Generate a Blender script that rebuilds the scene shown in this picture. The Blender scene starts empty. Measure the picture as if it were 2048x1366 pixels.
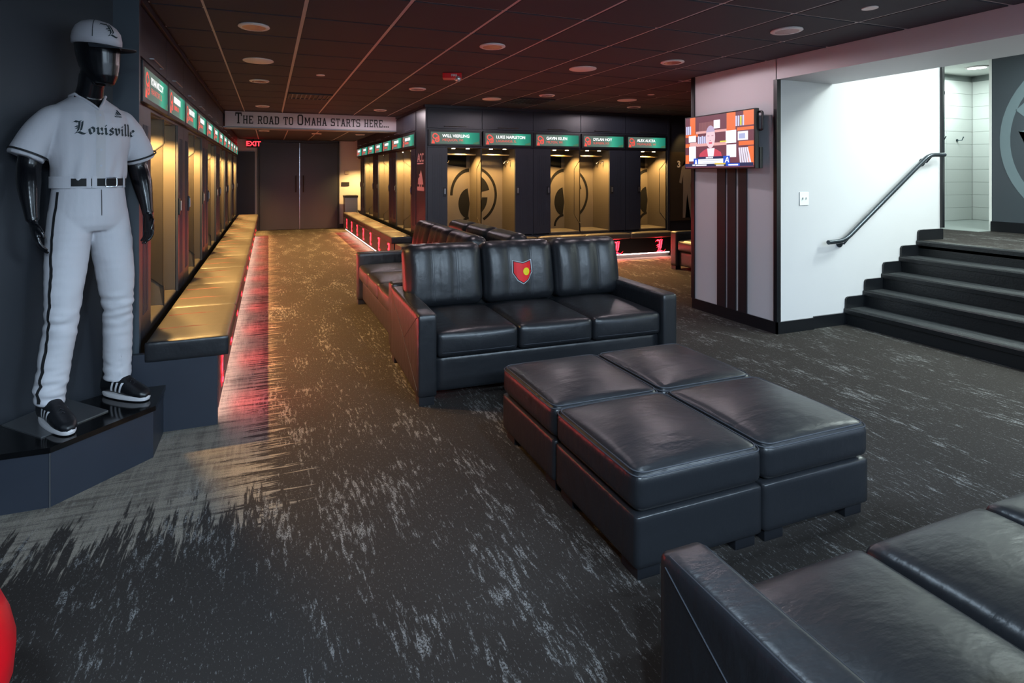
import bpy, bmesh, math, random
from mathutils import Vector, Matrix, noise
from mathutils.bvhtree import BVHTree
random.seed(7)
SC = bpy.context.scene
COL = SC.collection
# ------------------------------------------------------------------ camera
FPX, YAW, CX, CY, CAMH = 1105.24, .3555, 947.39, 347.4, 1.48
cd = bpy.data.cameras.new('camera'); cam = bpy.data.objects.new('camera', cd); COL.objects.link(cam)
cd.sensor_width = 36; cd.lens = FPX/2048*36
cd.shift_x = (1024-CX)/2048; cd.shift_y = (CY-683)/2048
cd.clip_start = .05
cam.location = (0, 0, CAMH); cam.rotation_euler = (math.pi/2, 0, -YAW)
SC.camera = cam
# ------------------------------------------------------------------ world, exposure
w = bpy.data.worlds.new('world'); SC.world = w; w.use_nodes = True
w.node_tree.nodes['Background'].inputs[0].default_value = (.5, .6, .8, 1)
w.node_tree.nodes['Background'].inputs[1].default_value = .01
vs = SC.view_settings
vs.view_transform = 'Standard'; vs.look = 'None'; vs.gamma = 1; vs.exposure = 0; vs.use_curve_mapping = False
# light levels
P_LOCKER, P_CAN, P_STAIR, E_NEON, E_STRIP = 245, 200, 62, 16, 26
P_FILL, P_DIM, P_NEON = 250, 36, 4.8
CEIL = 2.54

# ------------------------------------------------------------------ helpers
def lin(c):
    if isinstance(c, str):
        c = [int(c[i:i+2], 16)/255 for i in (1, 3, 5)]
        c = [x/12.92 if x <= .04045 else ((x+.055)/1.055)**2.4 for x in c]
    return (*c[:3], 1)
MATS = {}
def mat(name, color, rough=.5, metal=0, emit=0, spec=.5, bump=0, bscale=30, bstretch=(1, 1, 1), vary=0, coat=0):
    if name in MATS: return MATS[name]
    m = bpy.data.materials.new(name); m.use_nodes = True
    nt = m.node_tree; b = nt.nodes['Principled BSDF']; c = lin(color)
    b.inputs['Base Color'].default_value = c; b.inputs['Roughness'].default_value = rough
    b.inputs['Metallic'].default_value = metal; b.inputs['Specular IOR Level'].default_value = spec
    b.inputs['Coat Weight'].default_value = coat
    if emit:
        b.inputs['Emission Color'].default_value = c; b.inputs['Emission Strength'].default_value = emit
        b.inputs['Base Color'].default_value = (.02, .02, .02, 1)
    if bump or vary:
        tc = nt.nodes.new('ShaderNodeTexCoord'); mp = nt.nodes.new('ShaderNodeMapping')
        mp.inputs['Scale'].default_value = bstretch
        n = nt.nodes.new('ShaderNodeTexNoise'); n.inputs['Scale'].default_value = bscale; n.inputs['Detail'].default_value = 4
        nt.links.new(tc.outputs['Object'], mp.inputs[0]); nt.links.new(mp.outputs[0], n.inputs['Vector'])
        if bump:
            bp = nt.nodes.new('ShaderNodeBump'); bp.inputs['Strength'].default_value = bump; bp.inputs['Distance'].default_value = .02
            nt.links.new(n.outputs['Fac'], bp.inputs['Height']); nt.links.new(bp.outputs[0], b.inputs['Normal'])
        if vary:
            mx = nt.nodes.new('ShaderNodeMix'); mx.data_type = 'RGBA'
            mx.inputs[6].default_value = tuple(x*(1-vary) for x in c[:3])+(1,); mx.inputs[7].default_value = tuple(min(1, x*(1+vary)) for x in c[:3])+(1,)
            nt.links.new(n.outputs['Fac'], mx.inputs[0]); nt.links.new(mx.outputs[2], b.inputs['Base Color'])
    MATS[name] = m
    return m
M_BLACK = mat('satin_black', '#15171c', .45)
M_NAVY = mat('locker_charcoal', '#272c36', .42, vary=.12, bscale=6)
M_INNER = mat('locker_grey_panel', '#403b34', .55, vary=.06, bscale=5)
M_GRAPH = mat('graphic_black', '#0a0b0d', .9, spec=.1)
M_EDGE = mat('edge_band', '#101216', .35)
M_CHROME = mat('chrome', '#c8ccd2', .2, 1)
M_STEEL = mat('brushed_steel', '#8d8f92', .38, .9)
M_LEATHER = mat('black_leather', '#1b1d21', .36, spec=.55, bump=.22, bscale=9, bstretch=(1, 2.4, 1))
M_LEATHER2 = mat('bench_leather', '#4a463f', .42, spec=.5, bump=.1, bscale=12)
M_STITCH = mat('stitching', '#33363d', .7)
M_RSTITCH = mat('red_stitching', '#8a3a2c', .7)
M_WHITE = mat('white_paint', '#dcdedb', .6)
M_COLW = mat('column_white', '#bfbec2', .55)
M_RUBBER = mat('black_rubber', '#17191c', .35, bump=.15, bscale=60)
M_TREAD = mat('stair_tread', '#2a2d30', .42, bump=.4, bscale=160)
M_TRIMB = mat('trim_black', '#121418', .3)
M_TILEC = mat('ceiling_tile', '#35353f', .8, bump=.1, bscale=150)
M_GRID = mat('ceiling_grid', '#b9b2b4', .45)
M_DISC = mat('fixture_white', '#e4dcdc', .5)
M_DARKWALL = mat('dark_wall', '#20242b', .5, vary=.05)
M_RED = mat('red_plastic', '#d8061a', .3)
M_NEON = mat('neon_red', (1, .012, .022), emit=E_NEON)
M_STRIP = mat('led_strip', (1, .62, .55), emit=E_STRIP)
M_WTILE = mat('white_tile', '#d9dedb', .18)
M_GROUT = mat('tile_grout', '#8c9492', .8)
M_DOOR = mat('door_blueblack', '#23272f', .42, vary=.2, bscale=3, bstretch=(1, 1, .2))
M_CLOTH = mat('white_cloth', '#b8b7bc', .75, bump=.3, bscale=7, bstretch=(1, 1, .5))
M_MANN = mat('mannequin_gloss', '#0c0d11', .24)
M_INK = mat('green_black_ink', '#13262b', .7)
M_BLKCLOTH = mat('black_cloth', '#101114', .7)

def new_obj(name, me, material=None, parent=None):
    o = bpy.data.objects.new(name, me); COL.objects.link(o)
    if material and not me.materials: me.materials.append(material)
    if parent: o.parent = parent
    return o
def finish(name, bm, smooth=False):
    me = bpy.data.meshes.new(name)
    bmesh.ops.recalc_face_normals(bm, faces=bm.faces)
    bm.to_mesh(me); bm.free()
    if smooth:
        for p in me.polygons: p.use_smooth = True
        if smooth != 2: me.set_sharp_from_angle(angle=math.radians(40))
    return me
def tag(o, label=None, cat=None, group=None, kind=None):
    if label: o['label'] = label
    if cat: o['category'] = cat
    if group: o['group'] = group
    if kind: o['kind'] = kind
    return o
def thing(name, loc, rz, label, cat, group=None):
    o = bpy.data.objects.new(name, None); COL.objects.link(o); o.empty_display_size = .1
    o.location = loc; o.rotation_euler = (0, 0, rz)
    return tag(o, label, cat, group)
def box(bm, x0, x1, y0, y1, z0, z1, bev=0):
    r = bmesh.ops.create_cube(bm, size=1)
    vs_ = r['verts']
    for v in vs_: v.co = Vector(((x0+x1)/2+v.co.x*(x1-x0), (y0+y1)/2+v.co.y*(y1-y0), (z0+z1)/2+v.co.z*(z1-z0)))
    if bev:
        es = list({e for v in vs_ for e in v.link_edges})
        bmesh.ops.bevel(bm, geom=es, offset=bev, segments=2, profile=.7, affect='EDGES')
def boxm(name, *a, bev=0):
    bm = bmesh.new(); box(bm, *a, bev=bev); return finish(name, bm)
def boxes(name, lst, bev=0):
    bm = bmesh.new()
    for a in lst: box(bm, *a, bev=bev)
    return finish(name, bm)
def prism(bm, pts, axis, a, b):
    """pts: 2d polygon; axis: 0 -> (y,z) extruded x; 1 -> (x,z) extruded y; 2 -> (x,y) extruded z"""
    def mk(p, t): return {0: (t, p[0], p[1]), 1: (p[0], t, p[1]), 2: (p[0], p[1], t)}[axis]
    A = [bm.verts.new(mk(p, a)) for p in pts]; B = [bm.verts.new(mk(p, b)) for p in pts]
    n = len(pts)
    fs = [bm.faces.new(A), bm.faces.new(B[::-1])]
    for i in range(n): bm.faces.new((A[i], B[i], B[(i+1) % n], A[(i+1) % n]))
    bmesh.ops.triangulate(bm, faces=fs)
def prismm(name, pts, axis, a, b):
    bm = bmesh.new(); prism(bm, pts, axis, a, b); return finish(name, bm)
def ring_frame(d):
    d = d.normalized(); u = d.cross(Vector((0, 0, 1)))
    if u.length < 1e-3: u = Vector((1, 0, 0))
    u.normalize(); return u, d.cross(u).normalized()
def tube(bm, pts, r, n=8, closed=False, caps=True):
    pts = [Vector(p) for p in pts]; R = r if isinstance(r, (list, tuple)) else [r]*len(pts); rings = []
    pu = None
    for i, p in enumerate(pts):
        a = pts[i-1] if (i > 0 or closed) else p; b = pts[(i+1) % len(pts)] if (i < len(pts)-1 or closed) else p
        d = (b-a).normalized()
        if pu is None: u, v = ring_frame(d)
        else:
            u = (pu-d*pu.dot(d)); u = u.normalized() if u.length > 1e-4 else ring_frame(d)[0]; v = d.cross(u)
        pu = u
        rings.append([bm.verts.new(p+(u*math.cos(t)+v*math.sin(t))*R[i]) for t in [2*math.pi*k/n for k in range(n)]])
    m = len(rings)
    for i in range(m if closed else m-1):
        A, B = rings[i], rings[(i+1) % m]
        for k in range(n): bm.faces.new((A[k], A[(k+1) % n], B[(k+1) % n], B[k]))
    if caps and not closed: bm.faces.new(rings[0][::-1]); bm.faces.new(rings[-1])
def tubem(name, pts, r, n=8, closed=False):
    bm = bmesh.new(); tube(bm, pts, r, n, closed); return finish(name, bm, True)
def loft(bm, rings, n=24):
    """rings: list of (center, xaxis vec (with radius), yaxis vec (with radius), power)"""
    R = []
    for c, ax, ay, *pw in rings:
        p = pw[0] if pw else 2; c = Vector(c); ax = Vector(ax); ay = Vector(ay); row = []
        for k in range(n):
            t = 2*math.pi*k/n; cs, sn = math.cos(t), math.sin(t)
            row.append(bm.verts.new(c+ax*math.copysign(abs(cs)**(2/p), cs)+ay*math.copysign(abs(sn)**(2/p), sn)))
        R.append(row)
    for A, B in zip(R, R[1:]):
        for k in range(n): bm.faces.new((A[k], A[(k+1) % n], B[(k+1) % n], B[k]))
    bm.faces.new(R[0][::-1]); bm.faces.new(R[-1])
def disc(bm, c, r, z0, z1, n=24, r1=None):
    prof = [(r, z0), (r1 or r, z1)]
    A = [[bm.verts.new((c[0]+rr*math.cos(2*math.pi*k/n), c[1]+rr*math.sin(2*math.pi*k/n), z)) for k in range(n)] for rr, z in prof]
    for k in range(n): bm.faces.new((A[0][k], A[0][(k+1) % n], A[1][(k+1) % n], A[1][k]))
    bm.faces.new(A[0][::-1]); bm.faces.new(A[1])
def lathe(bm, prof, c=(0, 0, 0), n=28):
    R = [[bm.verts.new((c[0]+r*math.cos(2*math.pi*k/n), c[1]+r*math.sin(2*math.pi*k/n), c[2]+z)) for k in range(n)] for r, z in prof]
    for A, B in zip(R, R[1:]):
        for k in range(n): bm.faces.new((A[k], A[(k+1) % n], B[(k+1) % n], B[k]))
    bm.faces.new(R[0][::-1]); bm.faces.new(R[-1])
def rbox(bm, x0, x1, y0, y1, z0, z1, r, n=12, fn=None):
    """soft rounded box; fn(p, u) may displace, u in [-1,1]^3"""
    ts = [-1+2*i/n for i in range(n+1)]
    ts = [math.copysign(1-(1-abs(t))**1.6, t) for t in ts]
    H = Vector(((x1-x0)/2, (y1-y0)/2, (z1-z0)/2)); C = Vector(((x0+x1)/2, (y0+y1)/2, (z0+z1)/2))
    r = min(r, H.x*.98, H.y*.98, H.z*.98); cache = {}
    def V(i, j, k):
        key = (i, j, k)
        if key not in cache:
            u = Vector((ts[i], ts[j], ts[k])); p = Vector((u.x*H.x, u.y*H.y, u.z*H.z))
            q = Vector([max(-h_+r, min(h_-r, a)) for a, h_ in zip(p, H)]); d = p-q
            if d.length > 1e-9:
                m_ = max(abs(d.x), abs(d.y), abs(d.z)); p = q+d.normalized()*min(r, m_ if d.length <= r else r)
            if fn: p = fn(p, u)
            cache[key] = bm.verts.new(C+p)
        return cache[key]
    for a in range(n):
        for b in range(n):
            for s in (0, n):
                for f in (lambda i, j: (s, i, j), lambda i, j: (i, s, j), lambda i, j: (i, j, s)):
                    q = [V(*f(a, b)), V(*f(a+1, b)), V(*f(a+1, b+1)), V(*f(a, b+1))]
                    bm.faces.new(q)
def puff(top=0, front=0):
    def fn(p, u):
        g = lambda t: 1-t*t
        if u.z > .2: p.z += top*g(u.x)*g(u.y)*u.z
        if u.y < -.2: p.y -= front*g(u.x)*g(u.z)*-u.y
        return p
    return fn
def remesh(bm, name, voxel, smooth_it=4):
    me = bpy.data.meshes.new(name+'_tmp'); bmesh.ops.recalc_face_normals(bm, faces=bm.faces); bm.to_mesh(me); bm.free()
    o = bpy.data.objects.new('tmp', me); COL.objects.link(o)
    m = o.modifiers.new('r', 'REMESH'); m.mode = 'VOXEL'; m.voxel_size = voxel; m.use_smooth_shade = True
    s = o.modifiers.new('s', 'SMOOTH'); s.iterations = smooth_it; s.factor = .5
    dg = bpy.context.evaluated_depsgraph_get(); dg.update()
    out = bpy.data.meshes.new_from_object(o.evaluated_get(dg)); out.name = name
    bpy.data.objects.remove(o); bpy.data.meshes.remove(me)
    for p in out.polygons: p.use_smooth = True
    return out
def copy_tree(o, parent=None, skip=()):
    c = o.copy(); COL.objects.link(c); c.parent = parent
    for ch in o.children:
        if ch.name.split('.')[0] not in skip: copy_tree(ch, c, skip)
    return c
# --- flat shapes (lists of 2d polygons)
def nib(strokes, t=.16, ang=40, sx=1, ox=0, oy=0):
    a = math.radians(ang); nx, ny = math.cos(a)*t/2, math.sin(a)*t/2; out = []
    for st in strokes:
        for (x0, y0), (x1, y1) in zip(st, st[1:]):
            pts = [(x0-nx, y0-ny), (x0+nx, y0+ny), (x1+nx, y1+ny), (x1-nx, y1-ny)]
            ar = sum(pts[i][0]*pts[(i+1) % 4][1]-pts[(i+1) % 4][0]*pts[i][1] for i in range(4))
            if abs(ar) < 1e-4: continue
            out.append([(ox+x*sx, oy+y) for x, y in pts])
    return out
OE = {  # old-english style pen strokes, x-height .55, cap height 1
 'L': [[(.02, .80), (.12, .90), (.30, .86), (.50, .92)], [(.40, .90), (.38, .55), (.30, .22), (.16, .05)], [(.58, .90), (.54, .6), (.47, .25)],
       [(.14, .04), (.34, .14), (.60, .02), (.74, .02), (.88, .16)], [(.14, .52), (.36, .56)], [(.18, .40), (.34, .44)]],
 'o': [[(.16, .10), (.10, .40), (.26, .52), (.42, .42), (.42, .16), (.26, .03), (.14, .12)]],
 'u': [[(.06, .50), (.14, .44), (.14, .12), (.24, .03), (.38, .12)], [(.34, .50), (.42, .44), (.42, .10), (.50, .04)]],
 'i': [[(.06, .50), (.14, .44), (.14, .12), (.22, .04)], [(.12, .70), (.17, .66)]],
 's': [[(.40, .46), (.26, .54), (.12, .42), (.20, .32), (.38, .24), (.38, .10), (.22, .02), (.08, .10)]],
 'v': [[(.04, .52), (.14, .44), (.14, .14), (.26, .03), (.40, .16), (.42, .40), (.32, .54)]],
 'l': [[(.08, .92), (.15, .84), (.15, .12), (.22, .04)]],
 'e': [[(.40, .12), (.26, .03), (.12, .14), (.12, .40), (.26, .53), (.40, .40), (.14, .28)]],
}
OEW = {'L': .86, 'o': .52, 'u': .54, 'i': .28, 's': .48, 'v': .52, 'l': .28, 'e': .5}
def oe_text(s, t=.13):
    out, x = [], 0
    for ch in s:
        out += nib(OE[ch], t, 40, ox=x); x += OEW[ch]+.03
    return out, x
def slab_text(s, weight=.17):
    """block slab-serif capitals out of quads; first letters of the big words are taller"""
    def bar(x0, y0, x1, y1): return [(x0, y0), (x1, y0), (x1, y1), (x0, y1)]
    w_ = weight; out = []; x = 0
    def stem(px, h): return [bar(px, 0, px+w_, h), bar(px-.07, 0, px+w_+.07, .1), bar(px-.07, h-.1, px+w_+.07, h)]
    for ch in s:
        big = ch.isupper(); k = 1.0 if big else .74; c = ch.upper(); L = []; W = .7
        if c == 'T': L = stem(.28, 1)+[bar(0, .86, .73, 1), bar(0, .68, .1, 1), bar(.63, .68, .73, 1)]; W = .8
        elif c == 'H': L = stem(.07, 1)+stem(.53, 1)+[bar(.2, .43, .55, .57)]; W = .84
        elif c == 'E': L = stem(.07, 1)+[bar(.1, .86, .68, 1), bar(.1, 0, .68, .14), bar(.2, .43, .5, .57), bar(.58, .7, .68, 1), bar(.58, 0, .68, .3)]; W = .76
        elif c == 'R': L = stem(.07, 1)+[bar(.2, .86, .58, 1), bar(.2, .42, .58, .56), bar(.5, .48, .5+w_, .93), [(.38, .46), (.55, .46), (.72, .0), (.54, .0)], bar(.52, 0, .8, .1)]; W = .84
        elif c == 'O':
            o_ = [(.15, 0), (.55, 0), (.7, .15), (.7, .85), (.55, 1), (.15, 1), (0, .85), (0, .15)]; i_ = [(.22, .14), (.48, .14), (.53, .2), (.53, .8), (.48, .86), (.22, .86), (.17, .8), (.17, .2)]
            L = [[o_[q], o_[(q+1) % 8], i_[(q+1) % 8], i_[q]] for q in range(8)]; W = .78
        elif c == 'A': L = [[(.06, 0), (.24, 0), (.46, 1), (.30, 1)], [(.56, 0), (.76, 0), (.50, 1), (.32, 1)], bar(.2, .28, .6, .41), bar(-.02, 0, .3, .1), bar(.5, 0, .84, .1)]; W = .86
        elif c == 'D': L = stem(.07, 1)+[bar(.1, .86, .56, 1), bar(.1, 0, .56, .14), [(.5, 0), (.56, 0), (.72, .16), (.72, .84), (.56, 1), (.5, 1), (.55, .8), (.55, .2)]]; W = .8
        elif c == 'M': L = stem(.07, 1)+stem(.75, 1)+[[(.1, 1), (.28, 1), (.56, .3), (.44, .3)], [(.72, 1), (.9, 1), (.56, .3), (.44, .3)]]; W = 1.06
        elif c == 'S': L = [bar(.1, .86, .62, 1), bar(0, .55, w_, .92), bar(.1, .43, .62, .58), bar(.53, .08, .53+w_, .48), bar(.08, 0, .62, .14), bar(.56, .7, .68, 1), bar(0, 0, .1, .3)]; W = .78
        elif c == '.': L = [bar(.04, 0, .24, .2)]; W = .3
        elif c == ' ': W = .5
        out += [[(x+a*k, b*k) for a, b in pl] for pl in L]; x += (W+.06)*k
    return out, x
def flat(name, polys, o, r, u, material, parent=None, eps=.0012, scale=1.0):
    """flat print: polygons laid on the plane through o with axes r, u (local space of parent)"""
    o = Vector(o); r = Vector(r); u = Vector(u); n = r.cross(u).normalized(); bm = bmesh.new()
    for pl in polys:
        try: f = bm.faces.new([bm.verts.new(o+r*(x*scale)+u*(y*scale)+n*eps) for x, y in pl])
        except ValueError: pass
    bmesh.ops.triangulate(bm, faces=bm.faces)
    me = bpy.data.meshes.new(name)
    for f in bm.faces:
        f.normal_update()
        if f.normal.dot(n) < 0: f.normal_flip()
    bm.to_mesh(me); bm.free()
    return new_obj(name, me, material, parent)
TXT = {}
def text_mesh(s, size, align='LEFT', ext=0, bold=0):
    key = (s, size, align, ext, bold)
    if key in TXT: return TXT[key]
    c = bpy.data.curves.new('t', 'FONT'); c.body = s; c.size = size; c.align_x = align; c.extrude = ext; c.offset = bold
    o = bpy.data.objects.new('t', c); COL.objects.link(o)
    dg = bpy.context.evaluated_depsgraph_get(); dg.update()
    me = bpy.data.meshes.new_from_object(o.evaluated_get(dg)); bpy.data.objects.remove(o); bpy.data.curves.remove(c)
    me.materials.clear(); TXT[key] = me
    return me
def text(name, s, size, o, r, u, material, parent, align='LEFT', bold=0, eps=.0015):
    r = Vector(r).normalized(); u = Vector(u).normalized(); n = r.cross(u)
    me = text_mesh(s, size, align, 0, bold).copy()
    mtx = Matrix((r, u, n)).transposed().to_4x4(); mtx.translation = Vector(o)+n*eps
    me.transform(mtx); me.name = name
    return new_obj(name, me, material, parent)
def drape(name, polys, o, r, u, d, target, material, parent, scale=1., eps=.003, maxlen=.02):
    """print laid on a curved surface: cast every point of the polygons along d onto the target mesh (same local space)"""
    bvh = BVHTree.FromPolygons([v.co for v in target.vertices], [tuple(p.vertices) for p in target.polygons])
    o, r, u, d = Vector(o), Vector(r), Vector(u), Vector(d).normalized(); bm = bmesh.new()
    for pl in polys:
        try: bm.faces.new([bm.verts.new(o+r*(x*scale)+u*(y*scale)) for x, y in pl])
        except ValueError: pass
    bmesh.ops.triangulate(bm, faces=bm.faces)
    for _ in range(4):
        es = [e for e in bm.edges if e.calc_length() > maxlen]
        if not es: break
        bmesh.ops.subdivide_edges(bm, edges=es, cuts=1); bmesh.ops.triangulate(bm, faces=[f for f in bm.faces if len(f.verts) > 3])
    for v in bm.verts:
        hit = bvh.ray_cast(v.co-d*1.0, d)
        if hit[0]: v.co = hit[0]-d*eps
        else: v.tag = True
    bmesh.ops.delete(bm, geom=[v for v in bm.verts if v.tag], context='VERTS')
    me = bpy.data.meshes.new(name)
    for f in bm.faces:
        f.normal_update()
        if f.normal.dot(d) > 0: f.normal_flip()
    bm.to_mesh(me); bm.free()
    for p in me.polygons: p.use_smooth = True
    return new_obj(name, me, material, parent)
def ringpoly(cx, cy, r0, r1, a0, a1, n=18, sy=1):
    P = []
    for i in range(n):
        t0 = math.radians(a0+(a1-a0)*i/n); t1 = math.radians(a0+(a1-a0)*(i+1)/n)
        P.append([(cx+r0*math.cos(t0), cy+sy*r0*math.sin(t0)), (cx+r1*math.cos(t0), cy+sy*r1*math.sin(t0)), (cx+r1*math.cos(t1), cy+sy*r1*math.sin(t1)), (cx+r0*math.cos(t1), cy+sy*r0*math.sin(t1))])
    return P
def spot(name, loc, power, color, angle=150, blend=.5, size=.03, target=None, parent=None):
    l = bpy.data.lights.new(name, 'SPOT'); l.energy = power; l.color = color; l.spot_size = math.radians(angle); l.spot_blend = blend; l.shadow_soft_size = size
    o = bpy.data.objects.new(name, l); COL.objects.link(o); o.location = loc
    if target: o.rotation_euler = (Vector(target)-Vector(loc)).to_track_quat('-Z', 'Y').to_euler()
    if parent: o.parent = parent
    return o
def area(name, loc, sx, sy, power, color, rot=(0, 0, 0), parent=None):
    l = bpy.data.lights.new(name, 'AREA'); l.shape = 'RECTANGLE'; l.size = sx; l.size_y = sy; l.energy = power; l.color = color
    o = bpy.data.objects.new(name, l); COL.objects.link(o); o.location = loc; o.rotation_euler = rot
    if parent: o.parent = parent
    return o
ORD = ['first', 'second', 'third', 'fourth', 'fifth', 'sixth', 'seventh', 'eighth', 'ninth', 'tenth', 'eleventh', 'twelfth']
def struct(name, me, material, label, parent=None):
    o = new_obj(name, me, material, parent)
    if not parent: tag(o, label, name.split('_')[0], kind='structure')
    return o
WARM = (1, .575, .185); COOL = (.63, .82, 1.0); STAIRC = (.86, 1.0, .95)

# ================================================================== STRUCTURE
# carpet
def carpet():
    m = bpy.data.materials.new('carpet'); m.use_nodes = True; nt = m.node_tree; N = nt.nodes; L = nt.links
    b = N['Principled BSDF']; b.inputs['Roughness'].default_value = .95; b.inputs['Specular IOR Level'].default_value = .1
    geo = N.new('ShaderNodeNewGeometry'); sep = N.new('ShaderNodeSeparateXYZ'); L.new(geo.outputs['Position'], sep.inputs[0])
    X, Y = sep.outputs[0], sep.outputs[1]
    def math_(op, a, b_=None, c=None, clamp=False):
        n = N.new('ShaderNodeMath'); n.operation = op; n.use_clamp = clamp
        for i, v in enumerate((a, b_, c)):
            if v is None: continue
            if isinstance(v, (int, float)): n.inputs[i].default_value = v
            else: L.new(v, n.inputs[i])
        return n.outputs[0]
    def noise(sx, sy, detail=3, rough=.6, off=0):
        mp = N.new('ShaderNodeMapping'); mp.inputs['Scale'].default_value = (sx, sy, 1); mp.inputs['Location'].default_value = (off, off*1.7, 0)
        L.new(geo.outputs['Position'], mp.inputs[0]); n = N.new('ShaderNodeTexNoise'); n.inputs['Scale'].default_value = 1
        n.inputs['Detail'].default_value = detail; n.inputs['Roughness'].default_value = rough; L.new(mp.outputs[0], n.inputs['Vector']); return n.outputs['Fac']
    def ss(v, a, b_):
        n = N.new('ShaderNodeMapRange'); n.interpolation_type = 'SMOOTHSTEP'; L.new(v, n.inputs[0]); n.inputs[1].default_value = a; n.inputs[2].default_value = b_; return n.outputs[0]
    def mul(*a):
        r = a[0]
        for q in a[1:]: r = math_('MULTIPLY', r, q)
        return r
    # flecks drawn out along the room
    fl = math_('ADD', mul(noise(55, 11, 4, .7), .62), mul(noise(5, 1.6, 3, .6, 5), .38))
    fleck = mul(ss(fl, .537, .61), ss(noise(210, 120, 2, .6, 3), .40, .56))
    fine = ss(noise(160, 60, 2, .7, 9), .61, .70)
    fleck = math_('MAXIMUM', fleck, mul(fine, .55))
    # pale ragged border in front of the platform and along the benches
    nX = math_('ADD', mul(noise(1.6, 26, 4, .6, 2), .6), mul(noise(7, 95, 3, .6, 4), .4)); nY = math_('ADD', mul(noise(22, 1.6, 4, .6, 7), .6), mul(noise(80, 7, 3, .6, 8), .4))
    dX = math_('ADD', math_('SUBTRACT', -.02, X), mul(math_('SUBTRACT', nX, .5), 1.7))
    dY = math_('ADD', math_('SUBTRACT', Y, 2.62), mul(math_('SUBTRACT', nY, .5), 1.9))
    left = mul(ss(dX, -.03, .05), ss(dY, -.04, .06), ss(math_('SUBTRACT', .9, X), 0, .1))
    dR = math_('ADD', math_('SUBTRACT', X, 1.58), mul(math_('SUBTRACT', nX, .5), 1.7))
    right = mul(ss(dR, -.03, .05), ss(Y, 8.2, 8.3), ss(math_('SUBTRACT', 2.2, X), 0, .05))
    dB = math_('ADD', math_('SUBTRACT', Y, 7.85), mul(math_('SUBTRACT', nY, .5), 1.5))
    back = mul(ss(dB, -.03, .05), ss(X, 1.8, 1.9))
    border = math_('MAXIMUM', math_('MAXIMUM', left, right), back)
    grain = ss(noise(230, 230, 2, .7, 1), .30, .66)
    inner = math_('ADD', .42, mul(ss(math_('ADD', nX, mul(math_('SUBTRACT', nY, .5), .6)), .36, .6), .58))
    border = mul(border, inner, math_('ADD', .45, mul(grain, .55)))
    mx = N.new('ShaderNodeMix'); mx.data_type = 'RGBA'; mx.inputs[6].default_value = (.029, .0255, .0236, 1); mx.inputs[7].default_value = (.18, .18, .18, 1)
    L.new(fleck, mx.inputs[0])
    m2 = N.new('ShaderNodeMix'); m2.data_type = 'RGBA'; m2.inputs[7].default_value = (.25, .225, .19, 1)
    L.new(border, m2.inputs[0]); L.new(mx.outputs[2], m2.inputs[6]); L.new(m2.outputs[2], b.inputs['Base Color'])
    bp = N.new('ShaderNodeBump'); bp.inputs['Strength'].default_value = .35; bp.inputs['Distance'].default_value = .004
    L.new(noise(330, 330, 2, .7, 6), bp.inputs['Height']); L.new(bp.outputs[0], b.inputs['Normal'])
    return m
M_CARPET = carpet()
struct('floor', boxm('floor', -2.6, 8.6, -3.2, 15.6, -.06, 0), M_CARPET, 'dark streaked carpet floor with pale ragged border along the benches')

# walls
def wall(name, pts, z0, z1, material, label, th=.12):
    """vertical wall along a plan polyline"""
    bm = bmesh.new()
    for (xa, ya), (xb, yb) in zip(pts, pts[1:]):
        d = Vector((xb-xa, yb-ya)).normalized(); n = Vector((-d.y, d.x))*th
        prism(bm, [(xa, ya), (xb, yb), (xb+n.x, yb+n.y), (xa+n.x, ya+n.y)], 2, z0, z1)
    return struct(name, finish(name, bm), material, label)
wall('wall_left', [(-2.2, -3.1), (-2.2, 2.56)], 0, CEIL+.02, M_DARKWALL, 'dark navy wall left of the camera', th=.06)
wall('wall_left_corner', [(-2.2, 2.56), (-.83, 3.66)], 0, CEIL+.02, M_DARKWALL, 'dark navy wall slanting behind the uniformed mannequin', th=.06)
struct('wall_left_side', boxm('wall_left_side', -1.42, -1.31, 3.7, 15.5, 0, CEIL), M_DARKWALL, 'dark wall behind the left locker row')
wall('wall_near', [(4.5, -3.1), (-2.3, -3.1)], 0, CEIL+.02, M_COLW, 'pale wall closing the lounge behind the camera')
struct('wall_back', boxm('wall_back', -1.5, 2.9, 15.45, 15.6, 0, CEIL), M_COLW, 'white end wall of the locker corridor around the double doors')
struct('wall_lounge', boxes('wall_lounge', [(2.86, 8.6, 8.76, 8.86, 0, CEIL), (6.79, 8.6, 8.22, 8.76, 0, CEIL)]), M_DARKWALL, 'dark wall behind the back locker row and armchair')
struct('wall_lounge_side', boxm('wall_lounge_side', 8.0, 8.1, 4.87, 8.3, 0, CEIL), M_DARKWALL, 'dark side wall of the far lounge behind the white column')
# white block between lounge and stairs (column + stair wall)
bm = bmesh.new(); box(bm, 4.40, 6.80, 3.83, 4.87, 0, 2.98)
wr = struct('wall_right', finish('wall_right', bm), M_COLW, 'white column wall carrying the television, turning into the stair wall')
struct('wall_pilaster', boxm('wall_pilaster', 4.40, 4.86, 3.81, 3.83, 0, 2.98), M_COLW, 'shallow white pilaster with the light switch at the foot of the stairs')
bm = bmesh.new(); box(bm, 4.40, 5.15, -3.1, 3.82, 2.35, 2.98); box(bm, 4.40, 4.52, -3.1, .9, 0, 2.4)
struct('wall_bulkhead', finish('wall_bulkhead', bm), M_COLW, 'white bulkhead over the opening to the stairs')
struct('baseboard_column', boxes('baseboard_column', [(4.385, 4.40, 3.795, 4.885, 0, .11), (4.385, 4.86, 3.795, 3.81, 0, .11), (4.86, 5.32, 3.812, 3.83, 0, .115)]), M_TRIMB, 'black baseboard around the white column')
struct('trim_1', boxm('trim_1', 4.386, 4.435, 3.796, 3.835, .11, 2.35, bev=.003), M_TRIMB, 'black corner guard on the near edge of the white column')
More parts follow.
